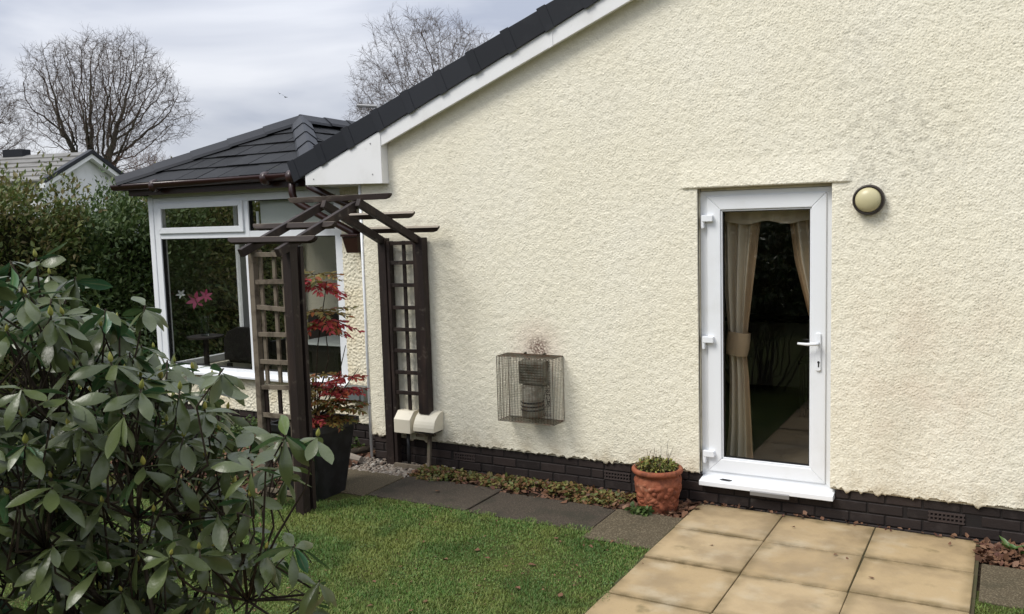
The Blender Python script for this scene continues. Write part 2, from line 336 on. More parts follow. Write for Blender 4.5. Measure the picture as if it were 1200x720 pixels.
# path along the wall
path = tag(MB().prism([(-4.4, -.86), (-.07, -.86), (-.07, -.33), (-4.4, -.33)], 'z', -.08, -.036).build('path', soil_m), kind='structure')
def pslab(x0, x1, y0, y1, mat, sk=0., z=-.018):
    MB().prism([(x0-sk, y0), (x1-sk, y0), (x1+sk*.3, y1), (x0+sk*.3, y1)], 'z', z-.04, z).build('paving_slab', mat, path, bevel=.005)
pslab(-4.3, -3.42, -.90, -.35, path2_m); pslab(-3.41, -2.495, -.88, -.30, path2_m, 0, -.020)
pslab(-2.47, -1.56, -.85, -.30, path_m, 0.0, -.016); pslab(-1.545, -.565, -.86, -.35, path_m, 0, -.02); pslab(-.555, -.06, -.99, -.36, path2_m, 0, -.016)
pr_ = tag(MB().prism([(1.785, -.97), (3.3, -.97), (3.3, -.37), (1.785, -.37)], 'z', -.07, -.036).build('side_path', soil_m), kind='structure')
for a, b in ((1.79, 2.385), (2.395, 3.2)):
    MB().prism([(a, -.96), (b, -.96), (b, -.385), (a, -.385)], 'z', -.055, -.018).build('paving_slab', path2_m, pr_, bevel=.005)

# ================================================================== BUNGALOW
house = empty('bungalow', (2.5, 4, 0), 'cream roughcast bungalow with a dark tiled verge and glazed white door', 'house')
SL = .385                                   # roof slope (rise per metre)
def bb_low(x): return 2.795+SL*(x+2.66)     # lower edge of the bargeboard
def tile_low(x): return 2.925+SL*(x+2.66)   # its upper edge
GX0 = -3.07; DX0, DX1, DZ1 = -.052, .862, 2.284; PLZ = .222; RX = 2.5
# roughcast front sheet with real relief
dx = .0062
xs = np.concatenate([np.linspace(GX0, DX0, int((DX0-GX0)/dx), endpoint=False), np.linspace(DX0, DX1, int((DX1-DX0)/dx), endpoint=False), np.linspace(DX1, 2.6, int((2.6-DX1)/dx))])
zs = np.concatenate([np.linspace(PLZ, DZ1, int((DZ1-PLZ)/dx), endpoint=False), np.linspace(DZ1, 4.2, int((4.2-DZ1)/dx))])
nx, nz = len(xs), len(zs)
h = fftnoise(nz, nx, dx, dx, .0045, .016, 3); h2 = fftnoise(nz, nx, dx, dx, .05, .4, 5)
disp = .0016*np.tanh(h*.9)+.0018*np.clip(h, 0, 3)+.0007*h2
XX, ZZ = np.meshgrid(xs, zs)
band = np.clip((ZZ-DZ1+.001)/.004, 0, 1)*np.clip(1-(ZZ-DZ1)/.19, 0, 1)*np.clip((XX+.19)/.05, 0, 1)*np.clip((1.0-XX)/.05, 0, 1)
YY = -.014-disp-.015*band
edge = np.zeros_like(ZZ); edge[0] = 1; edge[1] = .5
ZZ = ZZ+edge*(.010*h2+.004*h)
idx = np.arange(nx*nz).reshape(nz, nx)
cx = (xs[:-1]+xs[1:])/2; cz = (zs[:-1]+zs[1:])/2
keep = np.ones((nz-1, nx-1), bool)
keep &= ~((cx[None] > DX0) & (cx[None] < DX1) & (cz[:, None] < DZ1))
keep &= cz[:, None] < (bb_low(cx)[None]+.12)
q = np.stack([idx[:-1, :-1], idx[:-1, 1:], idx[1:, 1:], idx[1:, :-1]], -1)[keep]
V = np.stack([XX, YY, ZZ], -1).reshape(-1, 3)
# skirts on open borders (bottom edge, left edge, door edges)
bd = []
i0 = int(np.searchsorted(xs, DX0-1e-6)); i1 = int(np.searchsorted(xs, DX1-1e-6)); k1 = int(np.searchsorted(zs, DZ1-1e-6))
bd += [(idx[0, i], idx[0, i+1]) for i in range(nx-1) if not i0 <= i < i1]
bd += [(idx[k+1, 0], idx[k, 0]) for k in range(nz-1) if keep[k, 0]]
bd += [(idx[k, i0], idx[k+1, i0]) for k in range(k1)]+[(idx[k+1, i1], idx[k, i1]) for k in range(k1)]+[(idx[k1, i], idx[k1, i+1]) for i in range(i0, i1)]
bd = np.array(bd); nv = len(V); sv = V[bd.ravel()].copy(); sv[:, 1] = .02
V = np.concatenate([V, sv]); a = nv+np.arange(len(bd))*2
q = np.concatenate([q, np.stack([bd[:, 0], a, a+1, bd[:, 1]], -1)])
link('gable_wall', npmesh('gable_wall', V, q, wall_m, True), house)
# wall body behind it, and the rest of the shell
def zr(x): return bb_low(min(x, 2*RX-x))+.10
body = MB()
body.prism([(GX0+.003, PLZ-.01), (DX0, PLZ-.01), (DX0, zr(DX0)), (GX0+.003, zr(GX0))], 'y', .0, .28)
body.prism([(DX0, DZ1+.001), (DX1, DZ1+.001), (DX1, zr(DX1)), (DX0, zr(DX0))], 'y', .0, .28)
body.prism([(DX1, PLZ-.01), (8.07, PLZ-.01), (8.07, zr(8.07)), (RX, zr(RX)), (DX1, zr(DX1))], 'y', .0, .28)
body.build('wall_body', reveal_m, house)
MB().box(2.6, 8.07, -.016, .0, PLZ, 2.9).build('gable_wall', wall_m2, house)
sw = MB(); sw.box(GX0, GX0+.28, .283, 8.5, PLZ-.3, 2.75); sw.box(7.79, 8.07, .283, 8.5, -.1, 2.75); sw.box(GX0+.283, 7.78, 8.2, 8.48, -.1, 2.75)
sw.build('side_wall', wall_m2, house)
# room behind the door
MB().box(GX0+.3, 7.7, .285, 8.1, .12, .19).build('room_floor', carpet_m, house)
MB().box(GX0+.3, 7.7, .285, 8.1, 2.62, 2.7).build('room_ceiling', inw_m, house)
rm = MB(); rm.box(-2.0, -1.9, .29, 5.0, .195, 2.6); rm.box(2.9, 3.0, .29, 5.0, .195, 2.6); rm.box(-1.89, 2.89, 4.5, 4.6, .195, 2.6); rm.build('room_wall', inw_m, house)
# brick plinth, every brick its own piece
plinth = MB().box(GX0+.006, DX0-.002, .012, .28, -.10, .219).box(DX1+.03, 8.05, .012, .28, -.10, .219).box(DX0-.002, DX1+.03, .012, .28, -.10, .138).build('plinth', mortar_m, house)
bmesh_full = MB().box(-.107, .107, -.05, .05, -.0325, .0325).mesh('brick', brick_m, bevel=.004, seg=1)
bmesh_half = MB().box(-.05, .05, -.05, .05, -.0325, .0325).mesh('brick', brick_m, bevel=.004, seg=1)
vents = [(-2.105, 1), (-.71, 1), (1.575, 1)]
for r in range(4):
    z = .183-r*.0745
    x = GX0+.01+(.1125 if r % 2 else 0)
    if r % 2: link('brick', bmesh_half, plinth, Matrix.Translation((GX0+.058, .055, z)))
    while x < 2.9:
        c = x+.1075
        if r == 0 and x < .90 and x+.215 > -.045:          # top course stops at the door opening
            a_, b_ = (x, -.048) if x < -.045 else (.895, x+.215)
            if (x < -.045 or x+.215 > .90) and b_-a_ > .02: link('brick', bmesh_full, plinth, Matrix.Translation(((a_+b_)/2, .055, z)) @ Matrix.Scale((b_-a_)/.215, 4, (1, 0, 0)))
            x += .225; continue
        if not (r == 1 and any(abs(c-vx) < .16 for vx, _ in vents)) and c < 8:
            link('brick', bmesh_full, plinth, Matrix.Translation((c, .055+random.uniform(-.002, .002), z)))
        elif r == 1:
            vx = min((v_[0] for v_ in vents), key=lambda t: abs(t-c))
            if c < vx and c+.1075 > vx-.112: link('brick', bmesh_half, plinth, Matrix.Translation((vx-.165, .055, z)) @ Matrix.Scale((vx-.115-x)/.1 if vx-.115-x > .03 else .3, 4, (1, 0, 0)))
        x += .225
# air bricks
def air_brick(cx, z):
    m = MB(); m.box(cx-.107, cx+.107, .06, .10, z-.0325, z+.0325)
    o = m.build('air_brick', brick_m, house)
    fr = MB(); nx_, nz_ = 8, 2; W_, H_ = .214, .065
    hs = .0145
    # grille: bars leaving dark square holes
    xx = [cx-W_/2+.010+(W_-.02)*i/nx_ for i in range(nx_+1)]
    fr.box(cx-W_/2, cx+W_/2, .0, .018, z+H_/2-.011, z+H_/2); fr.box(cx-W_/2, cx+W_/2, .0, .018, z-H_/2, z-H_/2+.011); fr.box(cx-W_/2, cx+W_/2, .0, .018, z-.005, z+.005)
    for i, x in enumerate(xx):
        fr.box(x-.0045, x+.0045, .001, .017, z-H_/2+.012, z-.006); fr.box(x-.0045, x+.0045, .001, .017, z+.006, z+H_/2-.012)
    fr.build('grille', vent_m, o)
    MB().box(cx-W_/2+.004, cx+W_/2-.004, .050, .058, z-H_/2+.006, z+H_/2-.006).build('vent_shade_sheet', seal_m, o)  # black sheet painting in the shade behind the grille holes
for vx, _ in vents: air_brick(vx, .183-.0745)
# bargeboard, soffit and box end
X0B = -2.775
bbd = MB(); bbd.prism([(X0B, bb_low(X0B)-.0), (RX, bb_low(RX)), (RX, tile_low(RX)), (X0B, tile_low(X0B))], 'y', -.105, -.083); bbd.build('bargeboard', white_m, house, bevel=.003)
jx = -1.15
MB().prism([(jx, bb_low(jx)-.003), (jx+.03, bb_low(jx+.03)-.003), (jx+.03, tile_low(jx+.03)-.002), (jx, tile_low(jx)-.002)], 'y', -.109, -.1052).build('board_joint_strip', white_m, house)
MB().prism([(X0B+.05, bb_low(X0B+.05)+.02), (RX, bb_low(RX)+.02), (RX, bb_low(RX)+.035), (X0B+.05, bb_low(X0B+.05)+.035)], 'y', -.082, -.001).build('verge_soffit', white_m, house)
bx = MB(); bx.prism([(-3.62, 2.462), (X0B+.012, 2.44), (X0B+.012, tile_low(X0B)-.001), (-3.62, tile_low(-3.62)-.002)], 'y', -.112, -.09)
bx.prism([(X0B-.012, 2.441), (X0B+.011, 2.4405), (X0B+.011, bb_low(X0B)+.08), (X0B-.012, bb_low(X0B)+.07)], 'y', -.0895, -.016)
bx.build('box_end', white_m, house, bevel=.002)
scr = MB()
for x, z in ((-3.52, 2.50), (-2.86, 2.53), (-2.86, 2.79)): scr.lathe([(0, 0), (.006, 0), (.006, .003), (0, .004)], 8, (0, 0, 0)); 
pins = MB()
for x, z in ((-3.52, 2.51), (-2.86, 2.52), (-2.87, 2.78)): pins.tube([(x, -.1125, z), (x, -.1155, z)], .006, 8)
pins.build('fixing_pin', lead_m, house)
MB().box(-3.62, X0B+.01, -.089, 8.3, 2.452, 2.462).build('eaves_soffit', white_m, house)
MB().box(-3.62, -3.60, -.088, 8.3, 2.464, 2.555).build('fascia', white_m, house)
# main roof
rf = MB(); y0, y1 = -.10, 8.7
rf.prism([(-3.74, tile_low(-3.74)+.012), (RX, tile_low(RX)+.012), (RX, tile_low(RX)+.06), (-3.74, tile_low(-3.74)+.06)], 'y', y0, y1)
rf.prism([(2*RX+3.74, tile_low(-3.74)+.012), (2*RX+3.74, tile_low(-3.74)+.06), (RX, tile_low(RX)+.06), (RX, tile_low(RX)+.012)], 'y', y0, y1)
roof = rf.build('roof', slate_m, house)
# verge caps: stepped L-shaped units up the slope
ang = math.atan(SL); step = .345; ln = .40
vm = MB(); vm.prism([(0, -.02), (ln, -.02), (ln, .145), (0, .165)], 'y', -.045, -.030); vm.prism([(0, .150), (ln, .130), (ln, .146), (0, .166)], 'y', -.0295, .13)
vm.prism([(-.004, -.026), (.075, -.026), (.075, .166), (-.004, .172)], 'y', -.050, -.0455)
vme = vm.mesh('verge_tile', verge_m, bevel=.003)
for k in range(19):
    s_ = -.02+k*step; x = -3.73+s_*math.cos(ang); z = tile_low(-3.73)+.0+s_*math.sin(ang)
    link('verge_tile', vme, house, Matrix.Translation((x, -.078, z+.012)) @ Matrix.Rotation(-ang-.030, 4, 'Y'))
# white corner trunking
MB().tube([(GX0-.014, -.018, -.02), (GX0-.014, -.018, 2.44)], .0125, 8).build('corner_pipe', upvc_m, house, True)

# door ------------------------------------------------------------
LX0, LX1, LZ0, LZ1 = 0., .82, .226, 2.226
def ring(mb, x0, x1, z0, z1, wl, wr, wb, wt, y0, y1):
    for poly in ([(x0, z0), (x1, z0), (x1-wr, z0+wb), (x0+wl, z0+wb)], [(x1, z0), (x1, z1), (x1-wr, z1-wt), (x1-wr, z0+wb)], [(x1, z1), (x0, z1), (x0+wl, z1-wt), (x1-wr, z1-wt)], [(x0, z1), (x0, z0), (x0+wl, z0+wb), (x0+wl, z1-wt)]):
        mb.prism(poly, 'y', y0, y1)
    return mb
dfm = ring(MB(), -.0505, .8605, .187, 2.262, .066, .054, .05, .05, .052, .13)
door = dfm.build('door', upvc_m, house, bevel=.004)
lm = ring(MB(), LX0, LX1, LZ0, LZ1, .098, .098, .098, .098, .040, .10); lm.build('door_leaf', upvc_m, door, bevel=.007, seg=3)
ring(MB(), LX0+.0985, LX1-.0985, LZ0+.0985, LZ1-.0985, .011, .011, .011, .011, .052, .095).build('glazing_bead', upvc_m, door, bevel=.004)
ring(MB(), LX0+.110, LX1-.110, LZ0+.110, LZ1-.110, .005, .005, .005, .005, .060, .09).build('rubber_seal', seal_m, door)
MB().box(LX0+.112, LX1-.112, .071, .076, LZ0+.112, LZ1-.112).build('glass_pane', glass_m, door)
MB().box(-.042, .862, .04, .14, 2.264, 2.283).build('head_trim', reveal_m, house)
sill = MB(); sill.prism([(-.06, .140), (-.06, .174), (.05, .192), (.059, .192), (.059, .14)], 'x', -.042, .888); sill.build('door_sill', upvc_m, door, bevel=.004)
MB().prism([(-.0605, .150), (-.064, .142), (-.062, .115), (-.058, .142)], 'x', .33, .60).build('torn_plastic_strip', lead_m, door)
MB().prism([(.10, -.02), (.17, -.025), (.19, -.012), (.12, .0)], 'z', .187, .192).build('black_scrap', seal_m, door)
for z in (2.07, 1.20, .36):
    hg = MB(); hg.box(-.026, .050, .004, .045, z-.022, z+.022); hg.box(-.034, -.012, .010, .05, z-.062, z+.020); hg.tube([(-.022, .018, z-.07), (-.022, .018, z+.024)], .012, 10)
    hg.build('hinge', upvc_m, door, bevel=.005)
hd = MB(); hd.prism([(.755, 1.02), (.772, 1.012), (.789, 1.02), (.789, 1.27), (.772, 1.278), (.755, 1.27)], 'y', .026, .0395)
hnd = hd.build('handle', upvc_m, door, bevel=.004)
MB().tube([(.772, .027, 1.205), (.772, -.012, 1.205), (.755, -.020, 1.204), (.70, -.022, 1.202), (.645, -.018, 1.205)], [.011, .011, .012, .010, .008], 10).build('lever', upvc_m, hnd, True)
MB().tube([(.775, .0255, 1.075), (.775, .0235, 1.075)], .0085, 12).add([], []).build('keyhole', seal_m, hnd)
MB().box(.771, .779, .0236, .0255, 1.042, 1.075).build('keyhole', seal_m, hnd)
# curtains inside
def curtain(path_pts, name, label, mat, edge_mat):
    """path_pts: (z, x_left, x_right) from top to bottom"""
    zs_ = np.linspace(path_pts[0][0], path_pts[-1][0], 60); P_ = np.array(path_pts)[::-1]
    xl = np.interp(zs_, P_[:, 0], P_[:, 1]); xr = np.interp(zs_, P_[:, 0], P_[:, 2]); n = 60
    t = np.linspace(0, 1, n); Xc = xl[:, None]+(xr-xl)[:, None]*t; Yc = .29+.030*np.sin(t*2*np.pi*3.6)[None]*np.minimum(1, (xr-xl)/.2)[:, None]+.012*np.sin(t*19+1)[None]
    v = np.stack([Xc, Yc, np.repeat(zs_[:, None], n, 1)], -1).reshape(-1, 3); ii = np.arange((59)*n).reshape(59, n)[:, :-1]
    Fq = np.stack([ii, ii+1, ii+n+1, ii+n], -1)
    e = empty(name, (float(xl[-1]), .29, zs_[-1]), label, 'curtain')
    k = int(n*.78) if xl[0] < .3 else int(n*.2)
    A, B = (Fq[:, :k], Fq[:, k:])
    if xl[0] > .3: A, B = B, A
    for nm, q_, mt in (('drape', A, mat), ('edge_band', B, edge_mat)):
        me = npmesh(nm, v, q_.reshape(-1, 4), mt, True); link(nm, me, e)
    return e
c1 = curtain([(2.25, .02, .34), (2.05, .03, .325), (1.6, .05, .27), (1.22, .08, .225), (1.12, .085, .215), (.9, .09, .235), (.5, .08, .255), (.2, .05, .27)], 'curtain', 'cream curtain tied back on the hinge side of the glazed door', curt_m, curtb_m)
tb = MB(); tb.lathe([(.075, -.07), (.082, -.03), (.083, .03), (.078, .075)], 20); me = tb.mesh('tie_back', curtb_m, True); link('tie_back', me, c1, Matrix.Translation((.155, .285, 1.14)) @ Matrix.Rotation(.12, 4, 'Y') @ Matrix.Diagonal((1.05, .75, 1.2, 1)))
c2 = curtain([(2.25, .50, .84), (2.08, .515, .84), (1.75, .56, .85), (1.35, .66, .86), (1.15, .72, .86), (.9, .73, .86), (.2, .72, .86)], 'curtain', 'cream curtain drawn aside behind the door handle side', curt_m, curtb_m)
val = MB(); vx_ = np.linspace(0, .85, 40); pts_t = [(x, .235+.012*math.sin(x*42)) for x in vx_]
vv = [(x, y, 2.25) for x, y in pts_t]+[(x, y, 2.03+.012*math.sin(x*21)) for x, y in pts_t]
val.add(vv, [(i, i+1, 41+i, 40+i) for i in range(39)]); tag(val.build('pelmet', curt_m, smooth=True), 'short gathered cream pelmet across the top of the door glass', 'pelmet')
cb = empty('sideboard', (-.2, 3.4, .19), 'dim pale sideboard inside the room seen through the glazed door', 'sideboard')
MB().box(-.75, .15, 3.2, 3.6, .27, .95).build('carcass', inw_m, cb, bevel=.01); MB().box(-.78, .18, 3.17, 3.62, .952, .98).build('top', dark_m, cb)
for x in (-.72, .12): MB().box(x-.02, x+.02, 3.22, 3.26, .19, .269).build('leg', dark_m, cb)
tbl = empty('side_table', (.45, 2.4, .19), 'small dark table inside the room seen low through the door glass', 'table')
MB().box(.2, .75, 2.2, 2.6, .68, .72).build('top', dark_m, tbl, bevel=.005)
for x in (.23, .72):
    for y in (2.23, 2.57): MB().box(x-.02, x+.02, y-.02, y+.02, .19, .679).build('leg', dark_m, tbl)

# wall lamp --------------------------------------------------------
lamp = empty('wall_lamp', (1.092, -.02, 2.162), 'round bulkhead wall lamp with dark ring and cream dome beside the door', 'lamp')
ly_ = Matrix.Translation((1.092, -.015, 2.162)) @ Matrix.Rotation(math.pi/2, 4, 'X')
link('lamp_ring', MB().lathe([(.097, 0), (.099, .02), (.097, .045), (.092, .056), (.084, .058), (.080, .050), (.080, .01)], 48).mesh('lamp_ring', lampr_m, True), lamp, ly_)
link('diffuser', MB().lathe([(.0795, .04), (.0795, .052), (.074, .064), (.058, .078), (.035, .087), (.012, .0905), (0.0005, .091)], 48).mesh('diffuser', dome_m, True), lamp, ly_)

# flue and guard -----------------------------------------------------
fx0, fx1, fz0, fz1, fy = -1.635, -1.14, .512, 1.03, -.205
g = empty('flue_guard', (-1.39, -.02, .51), 'rusty wire mesh box guard bolted to the wall round the flue', 'flue guard')
def wires(name, O, A, B, na, nb):
    O, A, B = Vector(O), Vector(A), Vector(B); m = MB()
    for i in range(na+1): m.tube([O+A*i/na, O+A*i/na+B], .0017, 4, False)
    for j in range(nb+1): m.tube([O+B*j/nb, O+B*j/nb+A], .0012, 3, False)
    m.build(name, wire_m, g)
Wd, Hd, Dd = fx1-fx0, fz1-fz0, -.02-fy
wires('front_mesh', (fx0, fy, fz0), (Wd, 0, 0), (0, 0, Hd), 19, 38)
wires('side_mesh', (fx0, fy, fz0), (0, Dd, 0), (0, 0, Hd), 7, 38); wires('side_mesh', (fx1, fy, fz0), (0, Dd, 0), (0, 0, Hd), 7, 38)
wires('top_mesh', (fx0, fy, fz1), (Wd, 0, 0), (0, Dd, 0), 19, 14); wires('bottom_mesh', (fx0, fy, fz0), (Wd, 0, 0), (0, Dd, 0), 19, 14)
fr = MB()
c8 = [(x, y, z) for x in (fx0, fx1) for y in (fy, -.022) for z in (fz0, fz1)]
for p in c8:
    for q_ in c8:
        if p < q_ and sum(abs(a-b) > 1e-6 for a, b in zip(p, q_)) == 1: fr.tube([p, q_], .003, 6)
fr.build('edge_frame', wire_m, g)
bt = MB()
for x in (-1.47, -1.30): bt.tube([(x, -.04, 1.035), (x, .0, 1.045)], .008, 8)
bt.build('fixing_bolt', wire_m, g)
fl = empty('boiler_flue', (-1.39, 0, .55), 'drab metal balanced flue terminal inside the wire guard', 'flue')
MB().box(-1.49, -1.27, -.115, -.015, .80, .985).build('upper_hood', flue_m, fl, bevel=.006)
MB().lathe([(.0, .545), (.085, .545), (.088, .56), (.088, .795), (.0, .795)], 28, (-1.375, -.105, 0)).build('lower_drum', flue_m, fl, True)
bs = MB(); bs.box(-1.50, -1.26, -.014, -.004, .53, .995); bs.build('back_plate', flue_m, fl)
sl_ = MB()
for k in range(8): sl_.box(-1.485, -1.275, -.123, -.1155, .815+k*.021, .823+k*.021)
sl_.build('louvre', flue_m, fl)
rg = MB()
for z in (.60, .63, .66): rg.lathe([(.0885, z), (.092, z+.004), (.092, z+.009), (.0885, z+.012)], 28, (-1.375, -.105, 0))
rg.build('ring_slot', seal_m, fl, True)

# cream boxes by the trellis -----------------------------------------
b_ = empty('meter_cover', (-2.62, -.05, .30), 'square cream plastic cover with chamfered top on the wall behind the trellis foot', 'cover')
MB().prism([(-.02, .30), (-.155, .30), (-.155, .42), (-.09, .485), (-.02, .485)], 'x', -2.715, -2.545).build('cover_box', cream_m, b_, bevel=.005)
MB().tube([(-2.63, -.07, -.04), (-2.63, -.07, .30)], .016, 10).build('pipe', potb_m, b_, True)
b_ = empty('vent_cowl', (-2.4, -.05, .33), 'cream curved vent cowl on the wall beside the square cover', 'cowl')
ar = [(-.02, .495)]+[(-.02-.155*math.sin(t), .335+.16*math.cos(t)) for t in np.linspace(.15, 1.35, 8)]+[(-.172, .335), (-.02, .335)]
MB().prism(ar, 'x', -2.50, -2.29).build('cowl_hood', cream_m, b_, bevel=.003)
MB().prism([(-.165, .322), (-.02, .322), (-.02, .333), (-.165, .333)], 'x', -2.485, -2.305).build('underside', dark_m, b_)
tag(MB().bar((-2.415, -.09, -.05), (-2.415, -.05, .30), .028, .025, (0, 1, 0)).build('wooden_stake', gwood_m), 'thin weathered wooden stake standing under the vent cowl', 'stake')
tag(MB().bar((-2.74, -.13, .0), (-2.42, -.12, .0), .03, .045).build('timber_batten', gwood_m), 'pale timber batten lying along the plinth at the trellis foot', 'batten')
tag(MB().bar((-2.56, -.04, .265), (-2.36, -.05, .285), .03, .02).build('wooden_batten', gwood_m), 'short wooden batten propped under the cream covers', 'batten')

# ================================================================== SUNROOM
sun_ = empty('sunroom', (-4.8, 1.5, 0), 'sunroom with white framed windows under a hipped black tiled roof', 'sunroom')
SY = .36; WX0, WX1 = -6.24, -3.62; WZ0, WZ1 = .60, 2.44; MUL = -4.86; TR = 2.03
# dwarf wall + pier, with relief
def rough_panel(name, x0, x1, z0, z1, y, seed, d=.0085):
    nx, nz = max(3, int((x1-x0)/d)), max(3, int((z1-z0)/d)); X, Z = np.meshgrid(np.linspace(x0, x1, nx), np.linspace(z0, z1, nz))
    hh = fftnoise(nz, nx, d, d, .014, .05, seed); Yp = y-.014-.0045*np.tanh(hh)-.0025*np.clip(hh, 0, 3)
    Z[0] += .006*hh[0]
    ii = np.arange(nz*nx).reshape(nz, nx)
    Fq = np.stack([ii[:-1, :-1], ii[:-1, 1:], ii[1:, 1:], ii[1:, :-1]], -1).reshape(-1, 4)
    v_ = np.stack([X, Yp, Z], -1).reshape(-1, 3)
    bd = np.stack([ii[0, :-1], ii[0, 1:]], -1); sv = v_[bd.ravel()].copy(); sv[:, 1] = y+.01; a_ = len(v_)+np.arange(len(bd))*2
    return link(name, npmesh(name, np.concatenate([v_, sv]), np.concatenate([Fq, np.stack([bd[:, 0], a_, a_+1, bd[:, 1]], -1)]), wall_m2b, True), sun_)
wall_m2b = render_mat('sunroom_render', False); wall_m2b.blotch((.72, .60, .38), 2, .35, .7, .5); wall_m2b.nb(150, .35, .003)
rough_panel('dwarf_wall', -6.28, WX1, .20, .553, SY, 21); rough_panel('pier_wall', WX1, -3.0, .20, 2.50, SY, 22)
wb = MB(); wb.box(-6.28, WX1, SY, SY+.2, .19, .545); wb.box(WX1, -3.08, SY, SY+.2, .19, 2.5); wb.box(-6.28, -6.10, SY+.203, 2.6, .19, .545); wb.box(-6.28, -3.08, 2.6, 5.1, -.1, 2.5); wb.build('wall_core', wall_m2, sun_)
pl2 = MB().box(-6.27, -3.1, SY+.006, SY+.18, -.1, .199).build('plinth', mortar_m, sun_)
for r in range(4):
    x = -6.26+(.1125 if r % 2 else 0)
    while x < -3.1: link('brick', bmesh_full, pl2, Matrix.Translation((x+.1075, SY+.045+random.uniform(-.002, .002), .164-r*.0745))); x += .225
MB().box(-6.28, -3.08, SY+.2, 2.6, .12, .2).build('sunroom_floor', pale_m, sun_)
MB().box(-6.28, -3.08, SY+.03, 5.1, 2.502, 2.54).build('ceiling', inw_m, sun_)
# front window
win = ring(MB(), WX0, WX1, WZ0-.04, WZ1, .085, .085, .075, .07, SY-.01, SY+.06)
win.box(MUL-.035, MUL+.035, SY-.0095, SY+.059, WZ0+.036, WZ1-.071); win.box(WX0+.086, MUL-.0355, SY-.009, SY+.058, TR-.03, TR+.035); win.box(MUL+.0355, WX1-.086, SY-.009, SY+.058, TR-.03, TR+.035)
window = win.build('window', upvc_m, sun_, bevel=.004)
MB().box(WX0-.075, WX0-.002, SY-.02, SY+.07, WZ0-.04, WZ1+.02).build('corner_post', upvc_m, sun_, bevel=.01)
MB().box(-6.30, -3.63, SY-.01, SY+.25, WZ1+.003, WZ1+.06).build('head_board', white_m, sun_)
ring(MB(), WX0+.075, MUL-.026, TR+.028, WZ1-.062, .062, .062, .062, .055, SY-.032, SY-.0105).build('top_light_sash', upvc_m, window, bevel=.006)
def pane(x0, x1, z0, z1, y=SY+.02, par=None, nm='glass_pane'): MB().box(x0, x1, y, y+.005, z0, z1).build(nm, glass_m, par or window)
pane(WX0+.08, MUL-.03, TR+.03, WZ1-.06); pane(MUL+.03, WX1-.08, TR+.03, WZ1-.06); pane(WX0+.08, MUL-.03, WZ0+.03, TR-.025); pane(MUL+.03, WX1-.08, WZ0+.03, TR-.025)
for (x0, x1, z0, z1) in ((WX0+.0855, MUL-.0355, WZ0+.0355, TR-.0305), (MUL+.0355, WX1-.0855, WZ0+.0355, TR-.0305), (MUL+.0355, WX1-.0855, TR+.0355, WZ1-.0705)):
    ring(MB(), x0, x1, z0, z1, .007, .007, .007, .007, SY+.004, SY+.05).build('rubber_seal', seal_m, window)
MB().prism([(SY-.10, .555), (SY-.10, .578), (SY-.012, .60), (SY+.05, .60), (SY+.05, .555)], 'x', -6.32, -3.60).build('window_sill', upvc_m, window, bevel=.004)
MB().box(MUL+.075, MUL+.10, SY+.055, SY+.075, 2.12, 2.26).build('window_handle', upvc_m, window, bevel=.005)
# side window of the sunroom
sidew = MB()
for y0_, y1_ in ((SY+.072, SY+.10), (1.50, 1.60), (2.53, 2.598)): sidew.box(-6.26, -6.19, y0_, y1_, .55, 2.5)
sidew.box(-6.26, -6.19, SY+.1005, 1.4995, .55, .62); sidew.box(-6.26, -6.19, 1.6005, 2.5295, .55, .62); sidew.box(-6.26, -6.19, SY+.1005, 1.4995, 2.42, 2.5); sidew.box(-6.26, -6.19, 1.6005, 2.5295, 2.42, 2.5)
sidew = sidew.build('side_window', upvc_m, sun_)
MB().box(-6.228, -6.223, SY+.101, 1.499, .621, 2.419).build('glass_pane', glass_m, sidew); MB().box(-6.228, -6.223, 1.601, 2.529, .621, 2.419).build('glass_pane', glass_m, sidew)
tag(MB().box(MUL+.11, WX1-.02, SY+.085, SY+.09, TR+.02, 2.46).build('pale_panel', pale_m), 'pale flat blind behind the upper right sunroom pane', 'panel')  # plain pale sheet set just inside the upper right pane
# roof -------------------------------------------------------------
EX0, EX1, EY0, EZ = -6.45, -3.75, .15, 2.62; PKX, PKY, PKZ = -5.1, 1.5, 3.255; EYB = 5.1
rs = MB(); zz = -.035
rs.add([(EX0, EY0, EZ+zz), (EX1, EY0, EZ+zz), (PKX, PKY, PKZ+zz), (EX0, EYB, EZ+zz), (EX1, EYB, EZ+zz), (PKX, EYB, PKZ+zz)], [(0, 1, 2), (0, 2, 5, 3), (1, 4, 5, 2), (3, 5, 4), (0, 3, 4, 1)])
sroof = rs.build('roof', slate_m, sun_)
tw, crs = .30, .305; pth = math.atan2(PKZ-EZ, PKY-EY0); plen = math.hypot(PKZ-EZ, PKY-EY0)
def tile_piece(poly3, nrm, th, name='roof_tile'):
    """thin slab from a clipped polygon in slope space"""
    v = [Vector(p) for p in poly3]; n_ = Vector(nrm); k = len(v)
    MB().add([p for p in v]+[p+n_*th for p in v], [tuple(range(k-1, -1, -1)), tuple(range(k, 2*k))]+[(i, (i+1) % k, k+(i+1) % k, k+i) for i in range(k)]).build(name, slate_m, sroof, bevel=.004)
def clip(poly, a, b, c):      # keep a*u+b*v<=c
    out = []
    for i in range(len(poly)):
        p, q_ = poly[i], poly[(i+1) % len(poly)]; dp, dq = a*p[0]+b*p[1]-c, a*q_[0]+b*q_[1]-c
        if dp <= 0: out.append(p)
        if dp*dq < 0: t = dp/(dp-dq); out.append((p[0]+t*(q_[0]-p[0]), p[1]+t*(q_[1]-p[1])))
    return out
